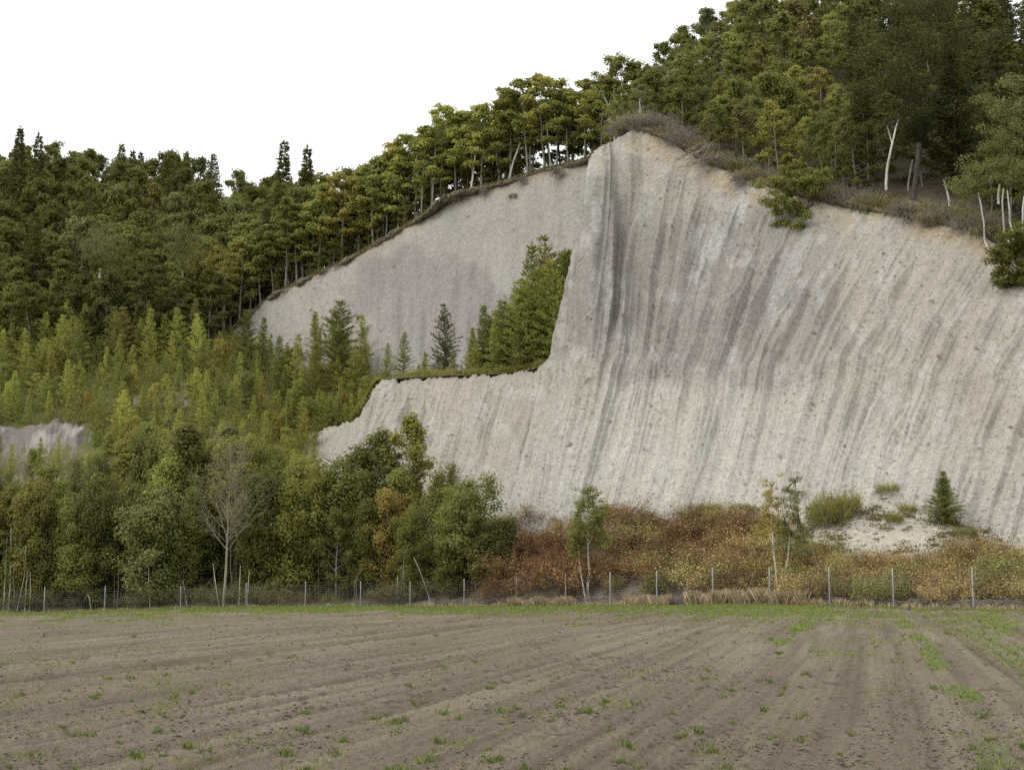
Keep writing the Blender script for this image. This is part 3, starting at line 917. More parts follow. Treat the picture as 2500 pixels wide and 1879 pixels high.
# ------------------------------------------------------------------ plant generators
class Geo:
    def __init__(s):
        s.V, s.F, s.var, s.yel, s.n = [], [], [], [], 0
    def add(s, V, Fq, var=None, yel=None):
        V = np.asarray(V, float).reshape(-1, 3)
        s.V.append(V); s.F.append(np.asarray(Fq) + s.n); s.n += len(V)
        m = len(Fq)
        s.var.append(np.full(m, .5) if var is None else var)
        s.yel.append(np.full(m, .0) if yel is None else yel)
    def tube(s, P, R, k=5):
        P = np.asarray(P, float); R = np.asarray(R, float)
        T = np.gradient(P, axis=0)
        T /= np.maximum(np.linalg.norm(T, axis=1, keepdims=True), 1e-9)
        ref = np.array([1., 0, 0]) if abs(T[0, 0]) < .8 else np.array([0, 1., 0])
        a = np.cross(T, ref); a /= np.maximum(np.linalg.norm(a, axis=1, keepdims=True), 1e-9)
        b = np.cross(T, a)
        th = np.arange(k) * 2 * math.pi / k
        V = P[:, None] + R[:, None, None] * (np.cos(th)[None, :, None] * a[:, None] + np.sin(th)[None, :, None] * b[:, None])
        n = len(P)
        i = np.arange(n - 1)[:, None] * k
        j = np.arange(k)[None]
        j2 = (j + 1) % k
        Fq = np.stack([i + j, i + j2, i + k + j2, i + k + j], -1).reshape(-1, 4)
        s.add(V, Fq)
    def leaves(s, C, size, rng, out=None, asp=.62, upb=.6, var=None, yel=None, jit=.9):
        n = len(C)
        nr = rng.randn(n, 3) * jit
        nr[:, 2] += upb
        if out is not None: nr += out * .5
        nr /= np.linalg.norm(nr, axis=1, keepdims=True)
        t = rng.randn(n, 3)
        a = np.cross(nr, t); a /= np.maximum(np.linalg.norm(a, axis=1, keepdims=True), 1e-9)
        b = np.cross(nr, a)
        sz = (size * rng.uniform(.6, 1.35, n))[:, None]
        V = np.stack([C - a * sz * .5, C - b * sz * .5 * asp + a * sz * .05, C + a * sz * .5, C + b * sz * .5 * asp + a * sz * .05], 1)
        s.add(V.reshape(-1, 3), np.arange(n * 4).reshape(n, 4), rng.rand(n) if var is None else var, rng.rand(n) ** 2 if yel is None else yel)
    def needles(s, P0, D, L, W, rng):
        """thin quads from P0 along D"""
        n = len(P0)
        D = D / np.maximum(np.linalg.norm(D, axis=1, keepdims=True), 1e-9)
        a = np.cross(D, rng.randn(n, 3)); a /= np.maximum(np.linalg.norm(a, axis=1, keepdims=True), 1e-9)
        L = (L * rng.uniform(.6, 1.3, n))[:, None]
        V = np.stack([P0, P0 + D * L * .5 + a * W, P0 + D * L, P0 + D * L * .5 - a * W], 1)
        s.add(V.reshape(-1, 3), np.arange(n * 4).reshape(n, 4), rng.rand(n), rng.rand(n) ** 2)
    def mesh(s, name, mat, smooth=False):
        return make_mesh(name, np.concatenate(s.V), np.concatenate(s.F), [mat], smooth,
                         fattrs={'var': np.concatenate(s.var), 'yel': np.concatenate(s.yel)})

def bez(p0, p1, p2, n=6):
    t = np.linspace(0, 1, n)[:, None]
    return (1 - t) ** 2 * p0 + 2 * t * (1 - t) * p1 + t * t * p2

def interp_poly(P, t):
    t = np.clip(t, 0, 1) * (len(P) - 1)
    i = int(min(math.floor(t), len(P) - 2))
    return P[i] * (1 - (t - i)) + P[i + 1] * (t - i)

def broadleaf(seed, H=9, cb=.35, spread=2.6, nb=16, leaf=.24, per=55, rc=.62, flat=.55, tr=.14, wander=.3, bark=None, lmat=None, stems=1, sub=4, top=1.0, low=.75, elev=(10, 55), fill=0.0, name='tree'):
    rng = np.random.RandomState(seed)
    T, L = Geo(), Geo()
    cl = []
    for st in range(stems):
        Hs = H * (1 if st == 0 else rng.uniform(.75, .97))
        az = rng.rand() * 6.28
        lean = 0 if stems == 1 else rng.uniform(.1, .28)
        n = 9
        tt = np.linspace(0, 1, n)
        P = np.zeros((n, 3))
        P[:, 2] = tt * Hs * .93
        P[:, 0] = np.cumsum(rng.randn(n) * wander * .35) * tt + math.cos(az) * lean * Hs * tt ** .8
        P[:, 1] = np.cumsum(rng.randn(n) * wander * .35) * tt + math.sin(az) * lean * Hs * tt ** .8
        if stems > 1:
            P[:, :2] += rng.randn(2) * .12
        R = tr * (1 - tt * .85) * (1 if st == 0 else .75)
        R[0] *= 1.25
        T.tube(P, R, 7)
        m = max(4, int(nb / stems ** .6))
        for b in range(m):
            f = (b + rng.rand() * .6) / m
            t = cb + (1 - cb) * f
            o = interp_poly(P, t)
            prof = (low + (1 - low) * min(1, f / .3)) * (1 - .72 * f ** 2.0) * top
            ln = spread * prof * rng.uniform(.65, 1.12)
            a = b * 2.4 + rng.rand() * 1.1 + st
            el = math.radians(elev[0] + (elev[1] - elev[0]) * f + rng.randn() * 9)
            d = np.array([math.cos(a) * math.cos(el), math.sin(a) * math.cos(el), math.sin(el)])
            e = o + d * ln
            c = o + d * ln * .5 + np.array([0, 0, -.06 * ln])
            B = bez(o, c, e, 6)
            r0 = tr * (1 - t * .8) * .42
            T.tube(B, np.linspace(r0, r0 * .2, 6), 4)
            for q in range(sub):
                tq = .38 + .62 * (q + rng.rand() * .5) / sub
                o2 = interp_poly(B, tq)
                d2 = d + rng.randn(3) * .75; d2[2] = abs(d2[2]) * .5 + .1
                e2 = o2 + d2 / np.linalg.norm(d2) * ln * .3 * rng.uniform(.6, 1.2)
                T.tube(bez(o2, (o2 + e2) / 2 + rng.randn(3) * .05, e2, 3), np.array([r0 * .35, r0 * .25, .008]), 3)
                cl.append(e2)
            cl.append(e)
        cl.append(P[-1] + np.array([0, 0, .1]))
        cl.append(P[-1] + np.array([rng.randn() * .3, rng.randn() * .3, .35]))
    cl = np.array(cl)
    if fill > 0:
        k = int(len(cl) * fill)
        cen = cl.mean(0)
        cl = np.r_[cl, cen + (cl[rng.randint(0, len(cl), k)] - cen) * rng.uniform(.3, .8, (k, 1))]
    cv = rng.rand(len(cl))
    n = np.maximum(6, (per * rng.uniform(.55, 1.45, len(cl))).astype(int))
    i = np.repeat(np.arange(len(cl)), n)
    d = rng.randn(len(i), 3)
    d /= np.linalg.norm(d, axis=1, keepdims=True)
    r = rc * rng.uniform(.6, 1.3, len(cl))[i] * rng.rand(len(i)) ** (1 / 2.2)
    off = d * r[:, None]
    off[:, 2] *= flat
    C = cl[i] + off
    cen = np.array([cl[:, 0].mean(), cl[:, 1].mean(), 0])
    out = C - cen; out[:, 2] = 0
    out /= np.maximum(np.linalg.norm(out, axis=1, keepdims=True), .3)
    out = out * .7 + d * 2.0
    L.leaves(C, leaf, rng, out, jit=.55, upb=.7, var=np.clip(rng.rand(len(i)) * .6 + cv[i] * .4, 0, 1), yel=np.clip(rng.rand(len(i)) ** 2 * .6 + (cv[i] > .7) * .3, 0, 1))
    return T.mesh(name + '_trunk', bark or M_BARK, True), L.mesh(name + '_crown', lmat or M_LEAF)

def conifer(seed, H=6, W=1.3, whorl=.23, nbr=6, nl=.22, nw=.028, per=4, droop=.0, base=.04, power=.85, tr=.07, bark=None, gap=0.0, step=.17, up=14, name='conifer', mat=None):
    rng = np.random.RandomState(seed)
    T, L = Geo(), Geo()
    n = 8
    tt = np.linspace(0, 1, n)
    P = np.zeros((n, 3)); P[:, 2] = tt * H
    P[:, 0] = np.cumsum(rng.randn(n)) * .018 * tt * H / 4
    P[:, 1] = np.cumsum(rng.randn(n)) * .018 * tt * H / 4
    T.tube(P, tr * (1.02 - tt), 6)
    z = base * H
    P0s, Ds = [], []
    while z < H * .985:
        t = z / H
        f = (1 - t)
        Lm = W * (f ** power) + .05
        k = nbr if f > .15 else 4
        a0 = rng.rand() * 6.28
        for b in range(k):
            if rng.rand() < gap: continue
            ln = Lm * rng.uniform(.5, 1.2) * (min(1, .55 + (t - base) / .12 * .45) if t < base + .12 else 1)
            a = a0 + b * 6.283 / k + rng.randn() * .25
            el = math.radians(up * (1 + 1.8 * t) + rng.randn() * 7)
            d = np.array([math.cos(a) * math.cos(el), math.sin(a) * math.cos(el), math.sin(el)])
            o = interp_poly(P, t)
            e = o + d * ln; e[2] -= droop * ln
            m = o + d * ln * .5 + np.array([0, 0, .05 * ln])
            B = bez(o, m, e, 5)
            T.tube(B[[0, 2, 4]], np.array([max(.006, tr * .25 * f), tr * .12 * f + .004, .003]), 3)
            ns = max(2, int(ln / step))
            for q in range(ns):
                tq = (q + .6 + rng.rand() * .4) / (ns + .3)
                c = interp_poly(B, tq)
                side = np.cross(d, [0, 0, 1.0]); side /= max(1e-6, np.linalg.norm(side))
                for w in range(per):
                    sgn = -1 if w % 2 else 1
                    dd = d * rng.uniform(.4, 1.0) + side * sgn * rng.uniform(.25, 1.0) + np.array([0, 0, rng.uniform(-.2, .55)])
                    P0s.append(c + rng.randn(3) * .025); Ds.append(dd)
        z += whorl * rng.uniform(.75, 1.25) * (.6 + .4 * f + .2)
    for q in range(10):
        P0s.append(interp_poly(P, .93 + .07 * rng.rand())); Ds.append(np.array([rng.randn() * .5, rng.randn() * .5, 1.0]))
    L.needles(np.array(P0s), np.array(Ds), nl, nw, rng)
    return T.mesh(name + '_trunk', bark or M_BARKD, True), L.mesh(name + '_crown', mat or M_NEEDLE)

def twiggy(seed, H=2.0, W=1.2, stems=40, leafn=900, leaf=.09, tr=.008, lmat=None, name='shrub', arch=.4, leaflow=.25, tmat=None, tuft=0):
    """many stems from the ground with leaves along them"""
    rng = np.random.RandomState(seed)
    T, L = Geo(), Geo()
    pts = []
    for s_ in range(stems):
        a = rng.rand() * 6.28
        r0 = rng.rand() ** .5 * W * .45
        o = np.array([math.cos(a) * r0, math.sin(a) * r0, -.05])
        a2 = a + rng.randn() * .6
        h = H * rng.uniform(.55, 1.05) * (1 - .3 * (r0 / (W * .45 + 1e-6)) ** 2)
        o2 = o + np.array([math.cos(a2) * W * .28 * rng.rand(), math.sin(a2) * W * .28 * rng.rand(), h * .75])
        e = o2 + np.array([math.cos(a2) * W * arch * rng.rand(), math.sin(a2) * W * arch * rng.rand(), h * .25 * rng.uniform(-.3, 1)])
        B = bez(o, o2, e, 6)
        T.tube(B, np.linspace(tr, tr * .4, 6), 3)
        for q in range(3):
            o3 = interp_poly(B, rng.uniform(.35, .95))
            e3 = o3 + rng.randn(3) * W * .18 + np.array([0, 0, .08 * H])
            T.tube(np.array([o3, (o3 + e3) / 2 + rng.randn(3) * .02, e3]), np.array([tr * .6, tr * .5, tr * .3]), 3)
            pts.append((o3, e3))
        pts.append((interp_poly(B, leaflow), B[-1])); pts.append((interp_poly(B, .5), B[-1]))
    if leafn:
        i = rng.randint(0, len(pts), leafn)
        A = np.array([p[0] for p in pts])[i]; Bq = np.array([p[1] for p in pts])[i]
        C = A + (Bq - A) * rng.rand(leafn, 1) + rng.randn(leafn, 3) * .055 * W
        C[:, 2] = np.maximum(C[:, 2], .02)
        if tuft:
            L.needles(C, rng.randn(leafn, 3) * .5 + np.array([0, 0, .8]) + (C - C.mean(0)) * .6, leaf * 2, leaf * .14, rng)
        else:
            L.leaves(C, leaf, rng, None, jit=1.0, upb=.4)
    return T.mesh(name + '_stems', tmat or M_TWIG, True), (L.mesh(name + '_foliage', lmat or M_DRY) if leafn else None)

# ------------------------------------------------------------------ prototypes
M_REDTWIG = plain_noise_mat('red_brown_twigs', (0.08, 0.045, 0.035), (0.15, 0.09, 0.06), 4.0, usevar=True)
OAK = [broadleaf(1000 + i, H=9.5, cb=.22, spread=3.1, nb=17, per=50, leaf=.33, rc=.8, flat=.7, name='oak') for i in range(6)]
RIDGE = [broadleaf(1100 + i, H=9, cb=.26 + .05 * (i % 3), spread=2.4, nb=19, per=46, leaf=.25, rc=.62, flat=.42, tr=.12, wander=.42, elev=(5, 50), name='ridge_oak') for i in range(7)]
OAKB = [broadleaf(1200 + i, H=7.5, cb=.12, spread=2.7, nb=16, per=60, leaf=.19, rc=.6, flat=.6, tr=.12, name='near_oak') for i in range(5)]
LARCH = [conifer(1300 + i, H=6, W=1.25 + .28 * (i % 4), whorl=.24, nbr=6, nl=.27, nw=.030, per=5, gap=.14, power=(.65, .85, 1.05)[i % 3], name='larch') for i in range(8)]
FIR = [conifer(1400 + i, H=13, W=2.5, whorl=.42, nbr=7, nl=.55, nw=.07, per=6, droop=.15, step=.34, up=6, tr=.18, base=.12, power=.75, name='fir') for i in range(3)]
SPIRE = [conifer(1470 + i, H=13, W=2.7, whorl=.42, nbr=7, nl=.6, nw=.10, per=5, droop=.05, step=.36, up=-2, tr=.15, base=.1, power=1.0, gap=.12, name='spire') for i in range(3)]
OLDLARCH = [conifer(1450 + i, H=13, W=2.4, whorl=.45, nbr=6, nl=.42, nw=.045, per=4, droop=.1, step=.3, up=2, tr=.14, base=.25, power=1.05, gap=.1, name='old_larch') for i in range(2)]
BIRCH = [broadleaf(1500 + i, H=7, cb=.38, spread=1.5, nb=22, per=60, leaf=.14, rc=.36, flat=.9, tr=.075, wander=.16, bark=M_BIRCH, elev=(25, 70), sub=3, name='birch') for i in range(4)]
ALDER = [broadleaf(1600 + i, H=8, cb=.12, spread=2.05, nb=30, per=58, leaf=.165, rc=.66, flat=.95, tr=.09, wander=.35, stems=4, bark=M_BARKD, elev=(15, 65), name='alder') for i in range(5)]
BUSHY = [twiggy(1700 + i, H=1.6, W=2.2, stems=34, leafn=1500, leaf=.085, name='shrub') for i in range(3)]
REDS = [twiggy(1720 + i, H=2.1, W=2.1, stems=60, leafn=2600, leaf=.085, tmat=M_REDTWIG, name='red_shrub', leaflow=.15) for i in range(4)]
TAN = [twiggy(1740 + i, H=2.4, W=3.0, stems=45, leafn=3400, leaf=.12, name='tan_shrub', arch=.55, leaflow=.3) for i in range(3)]
DEAD = [twiggy(1760 + i, H=1.3, W=2.2, stems=110, leafn=0, tr=.011, name='dead_shrub', arch=.7) for i in range(3)]
BAMBOO = [twiggy(1780 + i, H=.9, W=1.8, stems=26, leafn=700, leaf=.16, name='sasa', lmat=M_LEAF, leaflow=.4) for i in range(2)]
BROOM = [twiggy(1790 + i, H=1.5, W=1.7, stems=60, leafn=2600, leaf=.11, name='broom', lmat=M_NEEDLE, leaflow=.1, arch=.3, tuft=1) for i in range(2)]

PR = np.random.RandomState(77)
REG = []
GAIN = (2.0, 1.92, 1.5)
def tone(c, g=1.0):
    r_, g_, b_ = c[0] * GAIN[0] * g, c[1] * GAIN[1] * g, c[2] * GAIN[2] * g
    return (max(r_, .93 * g_), g_, min(max(b_, .25 * g_), .42 * g_), 1)

def plant(name, proto, loc, s=1.0, rz=None, color=(.06, .09, .03), label='', cat='tree', group=None, sz=None, parts=('trunk', 'crown'), tilt=0, jitter=.12):
    o = link(name, None, label=label, cat=cat, group=group, loc=loc)
    o.empty_display_size = .3
    o.rotation_euler = (tilt * PR.randn() if tilt else 0, tilt * PR.randn() if tilt else 0, PR.rand() * 6.28 if rz is None else rz)
    o.scale = (s, s, s if sz is None else sz)
    link(parts[0], proto[0], o)
    if proto[1] is not None:
        c = link(parts[1], proto[1], o)
        j = 1 + PR.randn() * jitter
        k = 1 + PR.randn(3) * .05
        c.color = tone([color[q] * k[q] for q in range(3)], j)
    REG.append((o, label, group, float(topx(loc)[0])))
    return o

def scatter(pxr, Yr, spacing, key, n=4000, region=None, zpad=0.0, jitter=1.0):
    """points spread over the ground, at least spacing metres apart"""
    pts = []
    for _ in range(n):
        Y = PR.uniform(*Yr); px = PR.uniform(*pxr)
        X = (px - 1250) / F_PX * Y
        if any((X - p[0]) ** 2 + (Y - p[1]) ** 2 < spacing ** 2 for p in pts): continue
        z = drop(key, X, Y)
        if z is None: continue
        p = (X, Y, z - zpad)
        if region is not None and not region(*topx(p), Y): continue
        pts.append(p)
    return pts
# ------------------------------------------------------------------ placing the vegetation
def zone(px):
    for lim, w in ((140, 'at the left edge'), (300, 'above the left outcrop'), (460, 'left of the yellow oak'),
                   (640, 'above the bare tree'), (840, 'left of the cliffs'), (1010, 'left on the back cliff'),
                   (1210, 'mid back cliff'), (1420, 'right on the back cliff'), (1560, 'beside the cliff peak'),
                   (1760, 'just right of the peak'), (1960, 'above the hanging oak'), (2180, 'left of the thick trunk'),
                   (2340, 'around the thick trunk')):
        if px < lim: return w
    return 'at the right edge'

def tintname(c):
    r, g, b = c
    if r > g * 1.15: return 'russet'
    if r > g * .93: return 'yellowish'
    if b > g * .5: return 'grey-green'
    if g > .085: return 'bright green'
    if g > .058: return 'mid green'
    return 'dark green'

DG, MG, OG, YG, GG, BG = (.045, .060, .020), (.066, .088, .026), (.088, .098, .028), (.125, .128, .034), (.078, .092, .045), (.090, .084, .038)
def pick(ws):
    x = PR.rand() * sum(w for _, w in ws)
    for c, w in ws:
        x -= w
        if x <= 0: return c
    return ws[-1][0]

def sizename(s, a, b):
    return 'small' if s < a else ('tall' if s > b else 'middling')

# old forest on the left hill
pts = scatter((-420, 960), (176, 250), 3.6, ['plateau', 'slope'], 5200)
pts = [p for p in pts if not (topx(p)[0] > 560 and topx(p)[0] > 0 and p[1] < 176)]
def crest_y(px):
    return np.interp(px, [c[0] for c in BC], [c[2] for c in BC])
pts = sorted(pts, key=lambda p: -p[1])
pts = [p for p in pts if p[1] > crest_y(topx(p)[0]) + 3 or topx(p)[0] < 520]
for p in pts:
    px, py = topx(p)
    if p[1] > 238 and PR.rand() < .3: continue
    r = PR.rand()
    if r < .80:
        c = pick([(DG, 3.5), (MG, 5), (OG, 2.2), (GG, .6)])
        s = PR.uniform(1.0, 1.4)
        plant('broadleaf_tree', OAK[PR.randint(6)], p, s, color=c, group='broadleaf trees of the left hill forest',
              label=f'{sizename(s, 1.12, 1.28)} {tintname(c)} tree in the hill forest {zone(px)}')
    else:
        s = PR.uniform(.85, 1.1)
        plant('dark_conifer', (SPIRE + OLDLARCH)[PR.randint(5)] if r < .93 else FIR[PR.randint(3)], p, s, color=pick([((.035, .05, .02), 3), (OG, 1), ((.06, .07, .025), 2)]), cat='conifer', group='tall conifers in the left hill forest',
              label=f'{sizename(s, .93, 1.02)} dark conifer among the trees {zone(px)}')

# lower edge of the old forest, darker and denser, bare trunks showing
pts = scatter((-150, 560), (160, 176), 3.3, ['slope'], 900)
for p in pts:
    px, py = topx(p)
    c = pick([(DG, 3), (MG, 2), (OG, 1)])
    s = PR.uniform(.85, 1.15)
    plant('broadleaf_tree', RIDGE[PR.randint(7)] if PR.rand() < .4 else OAK[PR.randint(6)], p, s, color=c, group='trees along the lower forest edge',
          label=f'{tintname(c)} {sizename(s, .95, 1.07)} tree on the lower edge of the forest {zone(px)}')

# skyline conifers standing above the wood
for i, (px, py, Y, h, lb) in enumerate(((50, 312, 215, 15, 'tall dark conifer spire at the far left skyline'), (100, 330, 213, 14, 'dark conifer just right of the far left spire on the skyline'),
                          (693, 345, 188, 17, 'tallest thin conifer sticking out of the forest above the left cliff end'), (752, 362, 186, 16, 'thin ragged conifer right of the tallest skyline spire')
                          )):
    P = at(px, py, Y)
    z = drop(['plateau', 'slope'], P[0], P[1]) or 20
    z = max(z, P[2] - 16)
    s = (P[2] - z) / 13.0
    plant('larch_tree', SPIRE[i % 3], (P[0], P[1], z), min(s, 1.1), sz=s, color=(.035, .048, .02), cat='conifer', label=lb)

# ridge row along the back crest
def at_ground(px, Y, keys):
    P = at(px, 900, Y)
    z = drop(keys, P[0], P[1])
    return None if z is None else (P[0], P[1], z - .15)

ridge_n = 0
for row, (dY, sp, n0) in enumerate(((1.0, 1, 0), (4.0, 1, 0), (8.5, 1, 0), (14, 1, 0))):
    px = 560 + 15 * row
    while px < 1545:
        Y = crest_y(px) + dY + PR.rand() * 2.2
        g = at_ground(px, Y, ['plateau', 'hill'])
        if g is not None:
            back = px > 1230 and row > 1
            s = PR.uniform(1.0, 1.3) * (1.0 if px > 950 else .95)
            s *= 1.06
            if px > 1400: s *= .95
            c = pick([(OG, 3), (YG, 2.4), (MG, 2), (DG, .6)]) if row < 2 else pick([(MG, 3), (OG, 2), (DG, 1)])
            if not (back and PR.rand() < .35):
                plant('slender_tree', RIDGE[PR.randint(7)], g, s, color=(c[0] * 1.65, c[1] * 1.62, c[2] * 1.4), group='slender trees along the ridge of the back cliff', tilt=.04,
                      label=f'{sizename(s, 1.08, 1.2)} {tintname(c)} tree in the ' + ('front row', 'second row', 'third row', 'rear row')[row] + f' of the ridge {zone(px)}')
        px += PR.uniform(20, 44) * (1 + .2 * row)

# understorey: one mass of low leaves along the back crest, saplings as things
def clumps(name, P, n_each, size, spread, color, mat, label, cat, seed, flat=.6, needle=False):
    r = np.random.RandomState(seed)
    P = np.array(P)
    n = (n_each * r.uniform(.5, 1.5, len(P))).astype(int)
    i = np.repeat(np.arange(len(P)), n)
    d = r.randn(len(i), 3); d /= np.linalg.norm(d, axis=1, keepdims=True)
    sp = (spread * r.uniform(.6, 1.4, len(P)))[i][:, None]
    off = d * sp * r.rand(len(i), 1) ** .5
    off[:, 2] = off[:, 2] * flat + sp[:, 0] * flat * .6
    G = Geo()
    cv = r.rand(len(P))[i]
    if needle:
        G.needles(P[i] + off, d * .7 + np.array([0, 0, .8]), size * 1.8, size * .16, r)
    else:
        G.leaves(P[i] + off, size, r, d * 1.6, jit=.6, upb=.6, var=np.clip(cv * .7 + r.rand(len(i)) * .3, 0, 1), yel=np.clip((cv > .75) * .4 + r.rand(len(i)) ** 2 * .5, 0, 1))
    o = link(name, G.mesh(name, mat), kind='stuff', label=label, cat=cat)
    o.color = (*color, 1)
    return o
P_ = []
for _ in range(1500):
    px = PR.uniform(500, 1540)
    g = at_ground(px, crest_y(px) + .6 + 9 * PR.rand() ** 1.6, ['plateau', 'hill'])
    if g is not None: P_.append(g)
clumps('ridge_undergrowth', P_, 42, .17, .5, (.14, .135, .04), M_LEAF, 'low olive undergrowth beneath the trees along the back crest', 'undergrowth', 5)
for _ in range(60):
    px = PR.uniform(540, 1500)
    g = at_ground(px, crest_y(px) + PR.uniform(1, 5), ['plateau', 'hill'])
    if g is not None:
        c = pick([(MG, 2), (OG, 3), (BG, 1)])
        plant('sapling', OAKB[PR.randint(5)], g, PR.uniform(.25, .48), color=c, cat='sapling', group='saplings under the ridge trees', label=f'young {tintname(c)} sapling under the ridge trees {zone(px)}')

# young larches on the slope
def larch_region(px, py, Y):
    if -30 < px < 232 and 1042 < py < 1145 and Y < 146: return False
    if 390 < px < 500 and 960 < py < 980: return False
    if px > 770 and py > 1100: return False
    return True
pts = scatter((-140, 905), (124, 178), 2.1, ['slope'], 8500, larch_region)
pts = sorted(pts, key=lambda p: -p[1])[:290]
LG, LY, LD, LB = (.180, .205, .060), (.225, .235, .062), (.125, .140, .048), (.225, .205, .06)
for p in pts:
    px, py = topx(p)
    f = (p[1] - 124) / 54.0
    c = pick([(LG, 3), (LY, 2.4 - 1.6 * f), (LD, .7 + 2.6 * f), (LB, .15)])
    s = (PR.uniform(.45, .9) if p[1] < 152 else PR.uniform(.7, 1.25))
    if 340 < px < 900 and 150 > p[1] > 138: s *= .8
    if 500 < px < 730 and p[1] > 150: s = min(s, .5)
    w = 'tall' if s > .9 else ('small' if s < .62 else 'middling')
    tn = {LG: 'green', LY: 'yellow-green', LD: 'dark green', LB: 'golden'}[c]
    v = 'up in the thicket' if py < 900 else ('halfway up the slope' if py < 1010 else 'low on the slope')
    plant('larch_tree', LARCH[PR.randint(8)], p, s * PR.uniform(.85, 1.3), sz=s, color=c, cat='larch', tilt=.03, group='young larches on the left slope', label=f'{w} {tn} young larch {v} {zone(px)}')

# ground cover and knee-high regrowth between the larches
def slope_pts(n, region, y0=120, y1=178):
    out = []
    for _ in range(n):
        Y = PR.uniform(y0, y1); px = PR.uniform(-200, 930)
        X = (px - 1250) / F_PX * Y
        z = drop(['slope'], X, Y)
        if z is not None and region(*topx((X, Y, z)), Y): out.append((X, Y, z - .1))
    return out
A_ = slope_pts(6500, larch_region)
clumps('slope_undergrowth', A_[::2], 36, .2, .65, (.22, .22, .07), M_LEAF, 'yellow-green undergrowth covering the left slope between the larches', 'undergrowth', 6, .9)
clumps('larch_regrowth', A_[1::2], 70, .15, .95, (.29, .29, .08), M_NEEDLE, 'knee-high larch regrowth filling the left slope', 'regrowth', 7, 1.5, True)

for p in scatter((-140, 880), (122, 160), 3.2, ['slope'], 900, larch_region)[:85]:
    px, py = topx(p)
    c = pick([((.14, .15, .045), 2), ((.20, .19, .055), 2), ((.09, .11, .04), 1)])
    v = 'high on the slope' if py < 950 else 'low on the slope'
    plant('young_oak', (OAKB + ALDER)[PR.randint(10)], p, PR.uniform(.28, .5), color=c, cat='young tree', group='young broadleaf trees among the larches', label=f'{tintname(c)} bushy young broadleaf tree {v} {zone(px)}')

# conifers on the shelf and at the foot of the back cliff: (px of stem, py of base, py of tip, depth, colour, label)
for (px, yb, yt, Y, c, w, lb) in (
    (1378, 885, 610, 133, (0.105, 0.128, 0.029), 1.0, 'tall green conifer tight against the spur'),
    (1338, 890, 583, 137, (0.090, 0.110, 0.026), .95, 'tallest dark green conifer on the shelf beside the spur'),
    (1300, 895, 600, 139, (0.095, 0.116, 0.030), .8, 'narrow green conifer with its top against the back cliff'),
    (1358, 888, 680, 130.5, (0.120, 0.146, 0.034), 1.0, 'bright green conifer low against the foot of the spur'),
    (1262, 900, 690, 135, (0.189, 0.201, 0.046), .9, 'yellow-green larch left of the tall shelf conifers'),
    (1225, 905, 735, 135.5, (0.150, 0.183, 0.042), .95, 'light green larch in the middle of the shelf'),
    (1180, 900, 745, 138, (0.115, 0.140, 0.036), 1.1, 'feathery green larch on the shelf'),
    (1290, 903, 780, 132.5, (0.203, 0.207, 0.048), 1.0, 'short yellow larch in front of the shelf conifers'),
    (1150, 905, 800, 137, (0.130, 0.159, 0.036), 1.0, 'small green larch left of the shelf conifers'),
    (1087, 890, 745, 141, (0.050, 0.061, 0.026), 1.0, 'dark pointed conifer standing alone before the back cliff'),
    (985, 905, 812, 140, (0.121, 0.146, 0.036), 1.2, 'round-topped green larch at the foot of the back cliff'),
    (945, 910, 838, 139, (0.135, 0.159, 0.036), 1.2, 'small larch left of the round-topped one'),
    (826, 905, 740, 150, (0.070, 0.085, 0.030), 1.15, 'open dark larch with wide branches before the left of the back cliff'),
    (640, 915, 775, 154, (0.075, 0.091, 0.030), .9, 'dark open larch at the left end of the back cliff'),
    (600, 920, 760, 156, (0.065, 0.079, 0.024), 1.0, 'narrow dark larch overlapping the end of the crest band'),
    (725, 905, 818, 149, (0.203, 0.195, 0.048), 1.0, 'pale yellow thin larch before the back cliff'),
    (770, 910, 835, 148, (0.135, 0.146, 0.042), 1.2, 'broad light larch before the back cliff'),
    (680, 920, 820, 150, (0.110, 0.134, 0.036), 1.2, 'bushy green larch below the left of the back cliff'),
    (870, 915, 845, 146, (0.162, 0.171, 0.039), 1.2, 'small larch right of the wide-branched one'),
    (1040, 905, 860, 138, (0.162, 0.171, 0.039), 1.3, 'low yellow-green larch on the left of the shelf')):
    g = at_ground(px, Y, ['shelf', 'slope']) or tuple(at(px, yb, Y))
    h = at(px, yt, Y)[2] - g[2]
    s = h / 6.0
    plant('larch_tree', LARCH[PR.randint(8)], g, s * w * (1.15 if h > 8 else 1), sz=s, color=c, cat='larch', label=lb, jitter=0)
for k in range(52):
    px = PR.uniform(1010, 1385) if k < 34 else PR.uniform(1240, 1392)
    Y = np.interp(px, [928, 1080, 1225, 1345, 1400], [136.5, 134.5, 132, 128.5, 127.5]) + PR.uniform(.8, 11)
    g = at_ground(px, Y, ['shelf'])
    if g is None: continue
    yt = np.interp(px, [1000, 1060, 1120, 1180, 1230, 1300, 1385], [880, 860, 830, 780, 730, 660, 610]) + PR.uniform(0, 90)
    s = max(.25, (at(px, yt, Y)[2] - g[2]) / 6.0)
    c = pick([((.20, .20, .045), 2), ((.135, .17, .05), 3.4), ((.09, .125, .04), 2)])
    plant('larch_tree', LARCH[PR.randint(8)], g, s * PR.uniform(.9, 1.35), sz=s, color=c, cat='larch', group='larches crowding the shelf beside the spur', label=f'{sizename(s, .6, 1.1)} {tintname(c)} larch in the crowd on the shelf beside the spur')
px = 990
